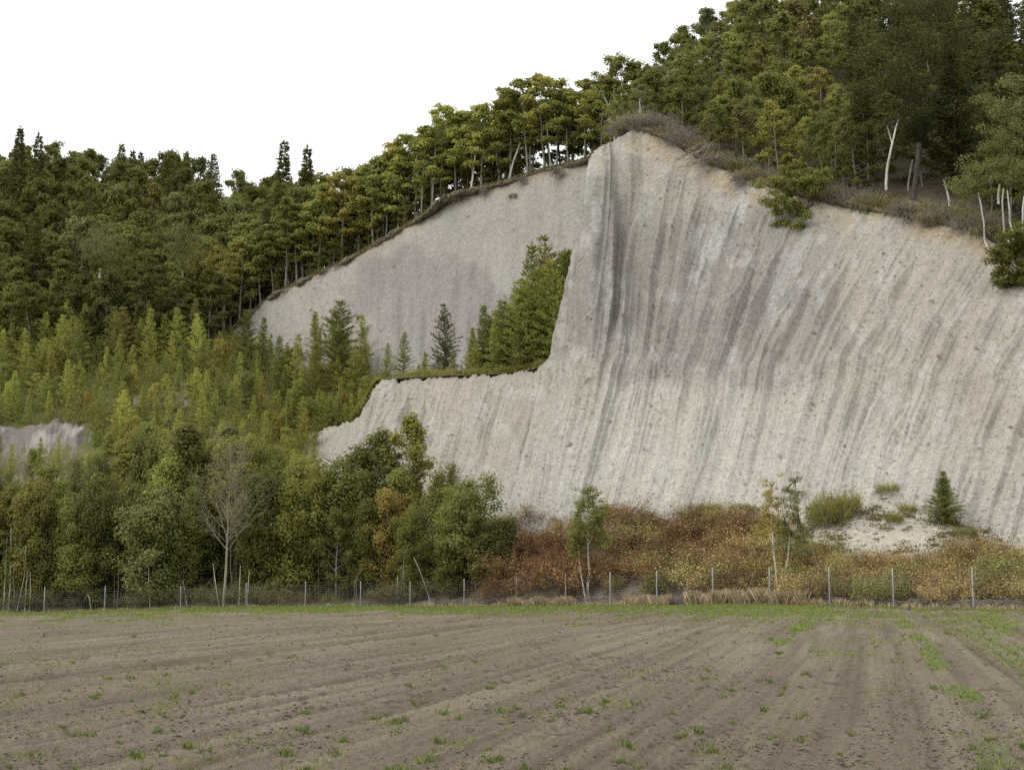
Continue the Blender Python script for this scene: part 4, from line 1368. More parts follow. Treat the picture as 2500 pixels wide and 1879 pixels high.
while px < 1345:
    Y = np.interp(px, [928, 1080, 1225, 1345], [136.5, 134.5, 132, 128.3]) + PR.uniform(.1, 3)
    g = at_ground(px, Y, ['shelf'])
    if g is not None:
        plant('shelf_bush', BROOM[PR.randint(2)], g, PR.uniform(.45, .85), color=pick([((.18, .18, .03), 3), ((.12, .16, .03), 1)]), cat='shrub', group='yellow bushes along the shelf edge', parts=('stems', 'foliage'),
              label='low yellow-green bush in the row along the edge of the shelf')
    px += PR.uniform(9, 18)
P_ = []
for _ in range(1700):
    Y = PR.uniform(127, 152); px = PR.uniform(850, 1420)
    g = at_ground(px, Y, ['shelf'])
    if g is not None and (noise(g[0] * .8, g[1] * .8, 0, 17) > -.15): P_.append(g)
for _ in range(160):
    f = PR.rand()
    p = at(*[np.interp(f, [0, .3, 1], q) for q in ((866, 893, 930), (1018, 992, 928), (138.6, 137.2, 135.6))])
    P_.append((p[0] - .1 + PR.randn() * .2, p[1] + .3 + PR.rand(), p[2] - .25))
clumps('shelf_undergrowth', P_, 45, .18, .5, (.24, .24, .055), M_LEAF, 'yellow-green undergrowth covering the shelf', 'undergrowth', 15, .8)
# edge bushes over the lower outcrop
for px, py, Y in ((640, 1080, 143), (670, 1070, 142), (705, 1058, 142.5), (740, 1045, 142), (775, 1035, 141.5), (810, 1022, 141), (845, 1010, 140.5), (880, 985, 139), (893, 955, 139), (905, 935, 138.5),
                  (790, 1040, 142), (860, 990, 141), (830, 1000, 142), (880, 960, 141), (760, 1030, 143), (725, 1040, 144)):
    g = at_ground(px, Y + 2, ['slope'])
    if g is not None:
        plant('larch_tree', LARCH[PR.randint(8)], g, PR.uniform(.5, .75), color=pick([(LY, 2), (LG, 2)]), cat='larch', group='young larches along the broken edge', label='yellow-green young larch on the broken edge just left of the lower cliff tier')

# forest above the main crest
def rcrest(px): return np.interp(px, [c[0] for c in CREST], [c[2] for c in CREST])
for (k0, k1, sp, n) in ((3.0, 12, 2.5, 2400), (12, 60, 3.1, 5000)):
    pts = []
    for _ in range(n):
        px = PR.uniform(1500, 2760)
        Y = rcrest(px) + PR.uniform(k0, k1)
        X = at(px, 500, Y)[0]
        if any((X - p[0]) ** 2 + (Y - p[1]) ** 2 < sp ** 2 for p in pts): continue
        z = drop(['hill'], X, Y)
        if z is not None: pts.append((X, Y, z - .1))
    for p in pts:
        px, py = topx(p)
        d = p[1] - rcrest(px)
        if px < 1700 and d < 9 and PR.rand() < .4: continue
        if 2180 < px < 2330 and d < 9: continue
        sh = px > 2080 and d > 10
        if sh and PR.rand() < .45:
            plant('fir_tree', FIR[PR.randint(3)], p, PR.uniform(.7, 1.0), color=pick([((.026, .040, .018), 3), ((.034, .048, .020), 1)]), cat='conifer', group='dark firs of the right-hand forest',
                  label=f'dark drooping fir in the upper forest {zone(px)}')
            continue
        c = pick([(OG, 3), (YG, 1.5), (MG, 3.2), (BG, .5), (GG, .5)]) if px < 2080 else pick([(DG, 2), (MG, 3), (OG, 1)])
        s = PR.uniform(.75, 1.08) * (1 if d > 12 else .85)
        lift = 1.22 if px < 2080 else 1.0
        if px < 1850: s *= .84
        pr = RIDGE[PR.randint(7)] if PR.rand() < .12 else (OAKB[PR.randint(5)] if PR.rand() < .5 else OAK[PR.randint(6)])
        v = 'close behind the cliff edge' if d < 8 else ('partway up the hillside' if d < 22 else 'high on the hillside')
        plant('oak_tree', pr, p, s, color=(c[0] * lift, c[1] * lift, c[2] * lift), group='broadleaf trees of the right-hand forest', tilt=.05,
              label=f'{sizename(s, .8, .95)} {tintname(c)} tree {v} {zone(px)}')

# undergrowth along the main crest: dead thicket by the peak, then mixed bushes
for i in range(150):
    px = PR.uniform(1525, 2560)
    Y = rcrest(px) + PR.uniform(.5, 3.2)
    g = at_ground(px, Y, ['hill'])
    if g is None: continue
    if px < 1700 and PR.rand() < .65 or PR.rand() < .25:
        plant('dead_shrub', DEAD[PR.randint(3)], g, PR.uniform(.7, 1.25), cat='dead shrub', group='bare grey thickets along the main cliff edge', parts=('stems', 'foliage'),
              label=f'bare grey-brown thicket on the cliff edge {zone(px)}')
    else:
        c = pick([((.16, .13, .06), 2), ((.13, .12, .05), 2), ((.10, .11, .035), 2), (MG, 1), ((.16, .10, .05), .7)])
        pr = BUSHY[PR.randint(3)] if PR.rand() < .6 else BAMBOO[PR.randint(2)]
        plant('crest_bush', pr, g, PR.uniform(.55, 1.0), color=c, cat='shrub', group='leafy bushes along the main cliff edge', parts=('stems', 'foliage'), label=f'{tintname(c)} leafy bush on the cliff edge {zone(px)}')
P_ = []
for _ in range(1000):
    px = PR.uniform(1560, 2600)
    g = at_ground(px, rcrest(px) + .4 + 6 * PR.rand() ** 1.5, ['hill'])
    if g is not None: P_.append(g)
clumps('crest_undergrowth', P_[::2], 40, .15, .5, (.19, .165, .085), M_DRY, 'straw-brown undergrowth along the edge of the main cliff', 'undergrowth', 25, .9)
clumps('crest_greenery', P_[1::2], 40, .16, .45, (.15, .15, .05), M_LEAF, 'olive undergrowth along the edge of the main cliff', 'undergrowth', 26, .9)
# the bush that caps the peak
for k, (px, py, Y, s) in enumerate(((1532, 325, 129.5, .95), (1560, 322, 129, 1.05), (1590, 325, 128.5, 1.1), (1625, 335, 127.5, 1.0), (1575, 330, 127.2, .8), (1545, 335, 128.3, .8))):
    g = at_ground(px, Y, ['hill'])
    plant('dead_shrub', DEAD[k % 3], g, s * 1.2, cat='dead shrub', label='bare grey thicket capping the cliff peak', group='bare thickets capping the peak', parts=('stems', 'foliage'))
    plant('shrub', BAMBOO[k % 2], (g[0], g[1] + .3, g[2] + .75), s * 1.0, color=(.22, .20, .09), cat='shrub', label='olive dwarf bamboo on top of the thicket at the cliff peak', group='dwarf bamboo on the peak', parts=('stems', 'foliage'))

# ------------------------------------------------------------------ trunks one can tell apart
def custom_trunk(name, polys, Y, mat, label, cat='tree', crown=None, color=OG, cs=1.0, group=None, n_leaf=1400, rad=.9, leaf=.2, seed=1, tips=None, nm=None):
    """trunk through photo points at one depth: polys = [(pts, r0, r1)]; crown = clusters round the ends"""
    rngc = np.random.RandomState(seed)
    base = at(*polys[0][0][0], Y)
    o = link(name, None, label=label, cat=cat, group=group, loc=base)
    T, L = Geo(), Geo()
    ends = []
    for pts, r0, r1 in polys:
        P = np.array([at(a, b, Y + (0.25 * math.sin(i * 1.7 + seed))) - base for i, (a, b) in enumerate(pts)])
        n = max(6, len(P) * 4)
        Q = pchip(np.arange(len(P)), P, np.linspace(0, len(P) - 1, n))
        if pts is polys[0][0]: Q = np.r_[[Q[0] - np.array([0, 0, .5])], Q]
        T.tube(Q, np.linspace(r0, r1, len(Q)), 7)
        ends.append(Q[-1])
    link('trunk', T.mesh(name + '_trunk', mat, True), o)
    cl = [at(a, b, Y + rngc.randn() * rad) - base for a, b in (crown or [])]
    if cl:
        cl = np.array(cl)
        if len(cl) < 60:
            cl = np.concatenate([cl] + [cl + rngc.randn(*cl.shape) * rad * cs * .55 for _k in range(3)])
            rad = rad * .66
        for c in cl:      # twig from the nearest trunk end
            e = ends[int(np.argmin([np.linalg.norm(c - q) for q in ends]))]
            T2 = bez(e, (e + c) / 2 + rngc.randn(3) * .15, c, 4)
            L.tube(T2, np.array([.02, .016, .012, .006]), 3)
        i = rngc.randint(0, len(cl), n_leaf)
        d = rngc.randn(n_leaf, 3); d /= np.linalg.norm(d, axis=1, keepdims=True)
        off = d * rad * cs * rngc.rand(n_leaf, 1) ** .5; off[:, 2] *= .55
        L.leaves(cl[i] + off, leaf, rngc, d * 1.8, jit=.6, upb=.7)
        c = link('crown', L.mesh(name + '_crown', M_LEAF), o)
        c.color = tone(color)
    REG.append((o, label, group, polys[0][0][0][0]))
    return o

custom_trunk('birch_tree', [([(1242, 446), (1252, 400), (1271, 348), (1282, 300), (1287, 288)], .13, .09), ([(1287, 288), (1297, 270), (1306, 252)], .08, .03), ([(1287, 288), (1278, 272), (1272, 250)], .06, .03)], 158.5, M_BIRCH,
             'white birch leaning right with a forked top on the back cliff crest', crown=[(1306, 248), (1290, 240), (1272, 245), (1320, 255), (1260, 250), (1300, 262)], color=OG, n_leaf=900, seed=3)
custom_trunk('birch_tree', [([(1501, 336), (1506, 300), (1513, 262), (1517, 235)], .14, .09), ([(1517, 235), (1518, 205), (1512, 170)], .08, .04), ([(1510, 275), (1500, 240), (1496, 200)], .07, .03)], 149, M_BIRCH,
             'white crooked birch with two stems just left of the cliff peak', crown=[(1512, 165), (1496, 190), (1525, 180), (1505, 150), (1520, 140), (1490, 165)], color=OG, n_leaf=1200, seed=4)
custom_trunk('birch_tree', [([(1491, 344), (1490, 300), (1486, 262), (1474, 235), (1465, 212)], .12, .06), ([(1486, 262), (1492, 235)], .05, .03)], 149.5, M_BIRCH,
             'white birch curving left at the foot of the cliff peak', crown=[(1465, 205), (1475, 190), (1455, 185), (1485, 200), (1450, 200)], color=OG, n_leaf=1000, seed=5)
custom_trunk('broken_snag', [([(1563, 272), (1562, 255), (1564, 238)], .14, .06)], 131, M_BIRCH, 'short broken white snag rising behind the peak thicket', cat='snag')
custom_trunk('birch_tree', [([(1149, 468), (1156, 420), (1161, 365), (1158, 320)], .13, .08), ([(1161, 365), (1148, 350), (1138, 325)], .06, .03)], 160.5, M_BIRCH,
             'pale birch with a side limb on the crest left of the leaning one', crown=[(1155, 310), (1165, 300), (1140, 315), (1150, 295), (1170, 315)], color=OG, n_leaf=900, seed=6)
custom_trunk('birch_tree', [([(1218, 440), (1214, 400), (1212, 355), (1211, 310)], .12, .08), ([(1213, 380), (1205, 365), (1198, 345)], .06, .03)], 161, M_BIRCH,
             'grey birch standing upright just left of the leaning birch', crown=[(1210, 300), (1200, 290), (1220, 295), (1195, 320)], color=OG, n_leaf=800, seed=7)
custom_trunk('slender_tree', [([(1055, 515), (1057, 460), (1062, 400), (1063, 345)], .12, .07)], 162, M_BARK, 'straight grey trunk on the crest above the dark patch of the back cliff',
             crown=[(1063, 335), (1050, 325), (1075, 330), (1065, 310)], color=OG, n_leaf=900, seed=8)
custom_trunk('slender_tree', [([(1029, 545), (1030, 490), (1033, 430), (1040, 380)], .13, .08)], 163, M_BARK, 'tall grey trunk left of the straight one over the back cliff',
             crown=[(1040, 370), (1030, 355), (1050, 350), (1042, 335)], color=YG, n_leaf=900, seed=9)
custom_trunk('slender_tree', [([(1344, 402), (1340, 360), (1336, 320), (1334, 290)], .1, .05)], 156, M_BIRCH, 'bare pale pole-like trunk on the right half of the back crest')
custom_trunk('slender_tree', [([(1295, 425), (1294, 380), (1297, 330), (1298, 285)], .11, .07)], 158, M_BARK, 'upright grey trunk right of the leaning birch', crown=[(1298, 275), (1290, 265), (1310, 270)], color=YG, n_leaf=700, seed=10)
# left forest stems above the larches
custom_trunk('birch_tree', [([(246, 790), (246, 730), (244, 680), (245, 655)], .22, .16)], 166, M_BIRCH, 'pale trunk, leftmost of three at the dark forest edge', crown=[(240, 600), (225, 620), (262, 610), (245, 580), (215, 590), (270, 585), (230, 560)], color=GG, n_leaf=3000, rad=1.6, seed=11)
custom_trunk('birch_tree', [([(259, 780), (258, 740), (257, 695)], .15, .11)], 167, M_BIRCH, 'pale trunk, middle one of three at the dark forest edge', crown=[(258, 640), (270, 660)], color=GG, n_leaf=800, rad=1.4, seed=12)
custom_trunk('birch_tree', [([(287, 790), (285, 740), (285, 690)], .15, .11)], 166, M_BIRCH, 'pale trunk, rightmost of three at the dark forest edge', crown=[(287, 650), (300, 640), (275, 655), (290, 620), (310, 610)], color=MG, n_leaf=1600, rad=1.4, seed=13)
custom_trunk('oak_tree', [([(545, 812), (546, 760), (547, 720), (543, 680)], .24, .16), ([(543, 680), (530, 665), (515, 655)], .1, .05), ([(545, 690), (560, 660), (565, 640)], .1, .05), ([(547, 720), (562, 705), (572, 703), (576, 716)], .06, .03)], 169, M_BARK,
             'yellow layered oak with a bare grey trunk at the end of the cliff crest', crown=[(470, 640), (495, 630), (520, 620), (545, 625), (515, 650), (490, 645), (535, 645), (505, 615), (530, 605), (555, 640), (480, 655), (560, 655)],
             color=(.15, .135, .03), n_leaf=2800, rad=1.05, seed=14)
custom_trunk('oak_tree', [([(441, 810), (444, 760), (445, 720), (446, 660)], .2, .12)], 168, M_BARK, 'grey-leaved tree with a tall pale trunk left of the yellow layered oak', crown=[(440, 600), (425, 620), (460, 610), (445, 570), (420, 580), (465, 585), (410, 600), (475, 620), (435, 550), (455, 555)],
             color=(.085, .10, .045), n_leaf=3200, rad=1.5, seed=15)
custom_trunk('oak_tree', [([(708, 704), (702, 680), (700, 665)], .16, .12), ([(700, 665), (690, 640), (672, 625), (655, 612)], .09, .04), ([(700, 665), (705, 640), (700, 620)], .08, .04)], 172, M_BARK,
             'bent oak with tiers of yellow-green leaves over the lower end of the crest', crown=[(650, 598), (635, 595), (665, 600), (680, 590), (700, 600), (660, 650), (645, 655), (680, 640), (705, 625), (690, 570), (715, 580), (700, 645)], color=YG, n_leaf=2600, rad=.95, seed=16)
custom_trunk('oak_tree', [([(739, 690), (738, 640), (737, 610)], .2, .15), ([(738, 660), (728, 648)], .06, .03)], 172, M_BARK, 'thick grey trunk under a yellow-green crown left of the back cliff', crown=[(737, 570), (720, 580), (755, 575), (740, 550), (725, 555), (760, 555), (750, 535), (735, 590)], color=YG, n_leaf=2600, rad=1.1, seed=17)

# right-hand forest stems
custom_trunk('birch_tree', [([(2163, 450), (2166, 410), (2173, 375), (2182, 335), (2187, 312)], .12, .06), ([(2178, 352), (2172, 330), (2166, 308)], .06, .03), ([(2187, 312), (2194, 292)], .06, .03)], 112, M_BIRCH,
             'crooked white trunk with a forked top left of the thick dark trunk')
custom_trunk('large_fir', [([(2230, 472), (2237, 430), (2241, 385), (2243, 350)], .27, .21)], 114, M_BARKD,
             'big conifer with a thick grey-brown trunk on the right of the cliff edge', cat='conifer', crown=[(2241, 250), (2200, 260), (2290, 255), (2160, 200), (2230, 190), (2300, 190), (2350, 200), (2190, 140), (2250, 130), (2320, 130), (2150, 150),
             (2210, 70), (2270, 60), (2340, 70), (2170, 90), (2240, 10), (2300, 10), (2190, 20), (2120, 230), (2260, 300), (2210, 310), (2380, 140)], color=(.026, .040, .018), n_leaf=15000, rad=2.2, leaf=.26, seed=20)
custom_trunk('slender_tree', [([(2217, 452), (2222, 420), (2228, 390)], .07, .05)], 112, M_BARK, 'thin grey stem just left of the thick dark trunk')
custom_trunk('slender_tree', [([(2040, 400), (2040, 360), (2038, 330)], .08, .05)], 120, M_BARK, 'dim grey stem in the shade left of the crooked white trunk')
custom_trunk('birch_tree', [([(2317, 488), (2310, 460), (2304, 440)], .08, .06)], 107, M_BIRCH, 'short white leaning stem right of the thick dark trunk')
for i, (poly, lb) in enumerate((
    ([(2424, 626), (2412, 605), (2404, 585), (2402, 545), (2396, 510), (2388, 470)], 'bent white birch stem hanging over the cliff edge near the right side'),
    ([(2462, 590), (2452, 570), (2450, 540), (2447, 500), (2450, 460)], 'straight white birch stem second from the right edge'),
    ([(2473, 570), (2466, 545), (2464, 510), (2459, 465)], 'curving white birch stem behind the second from the right edge'),
    ([(2437, 482), (2438, 465), (2441, 450)], 'short white birch stem showing between the leaves near the right edge'),
    ([(2496, 560), (2497, 520), (2500, 480)], 'white birch stem at the very right edge'))):
    custom_trunk('birch_tree', [(poly, .09, .05)], 101 - i * .4, M_BIRCH, lb, seed=30 + i, color=(.085, .11, .05), n_leaf=2600 if i in (0, 1, 2) else 300, rad=1.05, leaf=.15,
                 crown=([(2340, 440), (2360, 420), (2380, 400), (2400, 430), (2350, 470), (2385, 450), (2330, 460), (2370, 480)], [(2420, 360), (2440, 330), (2460, 370), (2480, 340), (2430, 390), (2450, 400), (2410, 320), (2470, 300)],
                        [(2450, 250), (2480, 220), (2430, 280), (2495, 270), (2465, 190), (2500, 320), (2420, 240)], [(2440, 430)], [(2500, 440), (2490, 400)])[i])

# the two oaks that hang over the edge
def hanging_oak(px, py, Y, s, lb, color, seed):
    custom_trunk('hanging_oak', [([(px + 55, py + 45), (px + 30, py + 62), (px, py + 55), (px - 22, py + 35)], .1, .05), ([(px + 30, py + 62), (px + 15, py + 20), (px, py)], .07, .03), ([(px + 40, py + 55), (px + 50, py + 15), (px + 45, py - 15)], .07, .03)],
                 Y, M_BARKD, lb, crown=[(px - 30 + a * s, py + b * s) for a, b in ((0, 0), (25, -25), (55, -30), (85, -20), (-5, 35), (20, 10), (50, 0), (80, 5), (0, 60), (25, 75), (40, 40), (60, 60), (95, -5), (10, 85), (70, -10), (35, -10), (-10, 15), (50, 85))],
                 color=color, n_leaf=12000, rad=.95, leaf=.18, seed=seed)
hanging_oak(1930, 452, 113.6, 1.1, 'dark green little oak hanging over the cliff edge at the centre right', (.11, .12, .03), 51)
hanging_oak(2482, 600, 96.8, 1.0, 'dark oak branches hanging over the cliff at the right edge', (.07, .085, .025), 52)

# plant on the back cliff face
h = hit(1253, 486, ['back'])
plant('shrub', BROOM[0], h, .5, color=(.09, .11, .04), cat='shrub', label='single small green plant growing on the back cliff face', parts=('stems', 'foliage'))

# ------------------------------------------------------------------ broken turf and roots along the crests
M_TURF = attr_mat('torn_turf', .8, .08, 12.0, 3.0)
def turf_band(name, pts, seed, thick=.42, over=.3, label=None):
    P = np.array([at(a, b, y) for a, b, y in pts])
    s = np.r_[0, np.cumsum(np.linalg.norm(np.diff(P, axis=0), axis=1))]
    n = int(s[-1] / .07)
    q = np.linspace(0, s[-1], n)
    Q = pchip(s, P, q)
    K = 22
    th = np.linspace(0, 2 * math.pi, K, endpoint=False)
    w = .4 + 1.3 * np.clip(fbm(q * .45, 0, 0, seed, 4) + .35, 0, 1.2)
    th2, q2 = np.meshgrid(th, q)
    rad = 1 + .45 * fbm(q2 * 1.1, np.cos(th2) * 1.5, np.sin(th2) * 1.5, seed + 1, 4, .65) + .25 * fbm(q2 * 5, np.cos(th2) * 4, np.sin(th2) * 4, seed + 2, 2)
    a = rad * (w * thick)[:, None]
    yv = -over * .5 - np.cos(th2) * a * 1.5
    zv = np.sin(th2) * a * .75 - .05
    G = Q[:, None, :] + np.stack([np.zeros_like(yv), yv, zv], -1)
    G[..., 0] += .15 * fbm(q2 * 2, th2, 0, seed + 3, 2)
    up = np.sin(th2)
    C = np.empty(G.shape); C[:] = (.105, .085, .065)
    C = mix3(C, (.21, .17, .125), sstep(-.3, .5, fbm(q2 * 2.5, th2 * 2, 0, seed + 4, 3)))
    C = mix3(C, (.14, .135, .06), sstep(.35, .8, up + .4 * fbm(q2 * 2, th2, 0, seed + 5, 2)))
    F1 = grid_faces(n, K)
    i = np.arange(n - 1) * K
    F2 = np.stack([i + K - 1, i, i + K, i + 2 * K - 1], -1)
    o = link(name, make_mesh(name, G.reshape(-1, 3), np.r_[F1, F2], [M_TURF], True, {'col': C.reshape(-1, 3)}), kind='structure')
    return Q
Qb = turf_band('back_crest_turf_ground', [(470, 868, 173.8), (500, 850, 173)] + [(a, b - 3, y + .15) for a, b, y in BC[1:-3]] + [(1425, 395, 151.3), (1462, 380, 149.5)], 61, .52, .35)
Qm = turf_band('main_crest_turf_ground', [(1550, 340, 127.2)] + [(a, b - 5, y + .5) for a, b, y in CREST[1:]], 71, .34, .1)

turf_band('shelf_edge_turf_ground', [(940, 924, 135), (1080, 916, 133.1), (1225, 910, 130.6), (1322, 894, 127.1), (1338, 878, 126.2)], 91, .11, .05)
rngr = np.random.RandomState(9)
G = Geo()
def roots(Q, n, ln, r=.014, up=.35):
    for _ in range(n):
        p = Q[rngr.randint(len(Q))] + np.array([rngr.randn() * .2, -.25 + rngr.randn() * .12, rngr.uniform(-.3, .15)])
        L_ = ln * rngr.uniform(.4, 1.4)
        e = p + np.array([rngr.randn() * .6, -abs(rngr.randn()) * .3 - .1, -rngr.uniform(.1, 1.0)]) * L_
        m = (p + e) / 2 + np.array([rngr.randn() * .2, -.15, up * rngr.rand()]) * L_
        G.tube(bez(p, m, e, 5), np.linspace(r, r * .35, 5), 3)
roots(Qb, 1300, .75)
roots(Qm, 1500, .8)
for (px, py, Y, n) in ((1360, 415, 152.5, 130), (1278, 440, 155.5, 70), (1178, 462, 158, 60), (2205, 505, 107.5, 240), (1800, 430, 118.6, 120), (1120, 478, 159.3, 50), (800, 660, 166.6, 80), (700, 710, 169, 60), (830, 650, 166, 50)):
    p0 = at(px, py, Y)
    for _ in range(n):
        a = rngr.randn() * 1.2
        d = np.array([math.sin(a), -.25 - .3 * rngr.rand(), -abs(math.cos(a)) * .8 + .2 * rngr.randn()])
        p = p0 + rngr.randn(3) * .2
        G.tube(bez(p, p + d * .6 + rngr.randn(3) * .1, p + d * rngr.uniform(.6, 1.5), 5), np.linspace(.022, .006, 5), 3)
link('hanging_roots', G.mesh('hanging_roots', M_TWIG, True), kind='stuff', label='tangle of grey roots hanging out of the torn turf along both cliff crests', cat='roots')

# fallen branch pile caught on the crest right of the peak
G = Geo()
b0 = at(1712, 378, 120.8)
for k in range(26):
    p = b0 + np.array([rngr.randn() * .8, rngr.randn() * .3, rngr.randn() * .45])
    d = np.array([1.0 + .3 * rngr.randn(), .2 * rngr.randn(), .62 + .22 * rngr.randn()]) * rngr.uniform(.8, 1.9)
    G.tube(bez(p - d * .5, p + rngr.randn(3) * .15, p + d * .5, 6), np.linspace(.05, .015, 6), 5)
o = link('fallen_branches', None, label='heap of fallen grey branches on the cliff edge right of the peak', cat='branch pile', loc=(0, 0, 0))
link('branch', G.mesh('fallen_branches', M_TWIG, True), o)

# ------------------------------------------------------------------ dry grass and dwarf bamboo on the crest turf
def crest_blades(Q, n, seed, label, hmin, hmax, color, dy=(0, 1.6), wid=.02):
    r = np.random.RandomState(seed)
    i = r.randint(0, len(Q), n)
    P = Q[i] + np.c_[r.randn(n) * .1, r.uniform(dy[0], dy[1], n), np.zeros(n)]
    P[:, 2] += .1 + .35 * (P[:, 1] - Q[i][:, 1])
    blade_obj('crest_grass', P, r.uniform(hmin, hmax, n), np.full(n, wid), M_DRY, color, r, label, 'grass', .9)
crest_blades(Qb, 16000, 81, 'olive and straw-coloured grass on top of the torn turf of the back crest', .15, .42, (.15, .145, .055))
crest_blades(Qm, 9000, 82, 'straw-coloured grass along the edge of the main cliff', .15, .45, (.20, .165, .09))
# ------------------------------------------------------------------ strip along the fence
def bank_at(px, dY, keys=('bank', 'slope')):
    Yf, pyf = fence_line(px)
    Y = Yf + dY
    X = at(px, 1480, Y)[0]
    z = drop(['bank'] if px > 860 else ['slope', 'bank'], X, Y)
    if z is None: z = float(fz(px))
    return (X, Y, z - .05)

# dark wood along the left part of the fence
def front(px, dY, ptop, proto, color, lb, name='alder_tree', cat='tree', group=None, w=1.0, H0=8.0, parts=('trunk', 'crown'), jit=.08):
    g = bank_at(px, dY)
    h = at(px, ptop, g[1])[2] - g[2]
    s = h / H0
    return plant(name, proto, g, s * w, sz=s, color=color, label=lb, cat=cat, group=group, parts=parts, jitter=jit)

FD, FM, FO, FG = (.058, .070, .028), (.088, .106, .038), (.130, .136, .044), (.105, .120, .055)
FL, FY = (.135, .150, .050), (.160, .160, .048)
def rank(x0, x1, step, d0, d1, tops, jit, cols, kinds, where, group):
    px = x0
    while px < x1:
        top = np.interp(px, [t[0] for t in tops], [t[1] for t in tops]) + PR.uniform(-jit, jit)
        c = pick(cols)
        kd = pick(kinds)
        pr, H0, w, nm = {'a': (ALDER[PR.randint(5)], 8.0, 1.0, 'alder_tree'), 'b': (BIRCH[PR.randint(4)], 7.0, 1.3, 'birch_tree'), 'l': (LARCH[PR.randint(8)], 6.0, 1.15, 'larch_tree'), 'o': (OAKB[PR.randint(5)], 7.5, .9, 'young_oak')}[kd]
        front(px, PR.uniform(d0, d1) + (4 if d0 < 5 and 470 < px < 625 else 0), top, pr, c, f'{tintname(c)} {nm.split("_")[0] if kd != "o" else "young oak"} {where} {zone(px)}', nm, group=group, w=w * PR.uniform(.6, 1.15), H0=H0)
        px += PR.uniform(*step)
rank(-90, 850, (26, 44), 2.0, 5, [(-100, 1210), (100, 1180), (250, 1150), (430, 1220), (560, 1240), (700, 1190), (850, 1190)], 85, [(FD, 2), (FM, 3), (FG, 2), (FO, 1.4), (FL, .8)], [('a', 5), ('b', .6), ('o', 1)], 'close behind the fence', 'trees close behind the left part of the fence')
rank(-90, 1010, (22, 38), 6, 11, [(-100, 1190), (0, 1190), (230, 1180), (290, 1100), (430, 1120), (600, 1110), (680, 1160), (740, 1180), (820, 1170), (860, 1190), (960, 1180), (1040, 1260)], 85, [(FD, .8), (FM, 3), (FG, 3), (FO, 2.4), (FL, 2.4), (FY, 1)], [('a', 5), ('b', 3), ('l', 1.5)], 'set back behind the fence', 'trees in the second rank behind the fence')
rank(-90, 690, (20, 36), 11, 17, [(-100, 1190), (0, 1180), (230, 1170), (280, 1060), (430, 1030), (590, 1050), (640, 1130), (690, 1160)], 45, [(FG, 2), (FO, 2), (FL, 3), (FY, 2)], [('a', 2), ('b', 3), ('l', 4)], 'in the third rank behind the fence', 'trees in the third rank behind the fence')
# low dark fill at the feet
for _ in range(75):
    px = PR.uniform(-80, 1090)
    g = bank_at(px, PR.uniform(1.2, 6))
    c = pick([(FD, 3), (FM, 1.5), ((.07, .06, .03), 1)])
    plant('shrub', BUSHY[PR.randint(3)], g, PR.uniform(.7, 1.3), color=c, cat='shrub', group='low shrubs under the trees behind the fence', parts=('stems', 'foliage'),
          label=f'low {tintname(c)} shrub behind the fence {zone(px)}')

# trees with a face of their own
front(993, 9, 1010, BIRCH[0], (.15, .15, .045), 'tallest yellow-green birch before the left end of the lower cliff', 'birch_tree', H0=7, w=1.15)
front(945, 9.5, 1055, BIRCH[1], (.085, .11, .05), 'grey-green birch just left of the tallest one', 'birch_tree', H0=7, w=1.35)
front(965, 8, 1130, ALDER[0], (.09, .11, .035), 'mid green tree at the foot of the tall birches', w=1.1)
front(875, 8, 1085, BIRCH[2], (.09, .115, .04), 'pointed small green tree left of the tall birches', 'birch_tree', H0=7, w=1.5)
front(830, 7, 1110, ALDER[1], (.07, .095, .03), 'rounded olive tree left of the pointed one', w=1.0)
front(745, 6, 1110, ALDER[2], (.165, .165, .05), 'golden-leaved tree standing above the dark wood', w=.8)
front(935, 4, 1195, ALDER[3], (.165, .15, .055), 'tree with an orange-brown crown in front of the tall birches', w=.95)
front(1060, 6, 1130, ALDER[4], (.12, .13, .045), 'loose olive tree right of the tall birches', w=.75)
front(900, 3.5, 1200, ALDER[0], (.07, .09, .03), 'dense green tree left of the orange-brown one', w=.95)
front(1010, 3.5, 1235, ALDER[1], (.115, .13, .035), 'bright olive tree beside the big round willow', w=.85)
front(1160, 5, 1162, ALDER[2], (.10, .125, .042), 'big round green willow at the right end of the wood', 'willow_tree', w=1.25, jit=0)
front(1115, 6, 1175, ALDER[4], (.12, .135, .04), 'lighter green willow on the left shoulder of the big round one', 'willow_tree', w=1.0, jit=0)
front(1190, 4.2, 1255, ALDER[3], (.045, .07, .028), 'dark low willow on the right shoulder of the big round one', 'willow_tree', w=1.35, jit=0)
front(1105, 3, 1300, ALDER[0], (.05, .08, .024), 'low dark green tree under the willows', w=1.1)
front(1040, 3, 1320, ALDER[1], (.045, .065, .022), 'low dark tree left of the willows', w=1.1)
front(240, 8, 1120, LARCH[1], (.035, .06, .032), 'dark pointed conifer above the dark wood near the left', 'larch_tree', 'larch', H0=6, w=1.1)
front(405, 9, 1100, LARCH[2], (.05, .075, .05), 'bluish pointed conifer left of the bare tan tree', 'larch_tree', 'larch', H0=6, w=1.2)
front(640, 9, 1080, ALDER[1], (.06, .10, .035), 'fresh green tree right of the bare tan tree', w=.8)
front(20, 2.5, 1195, BIRCH[3], (.10, .10, .03), 'yellowish birch with white stem at the far left of the fence', 'birch_tree', H0=7, w=1.3)

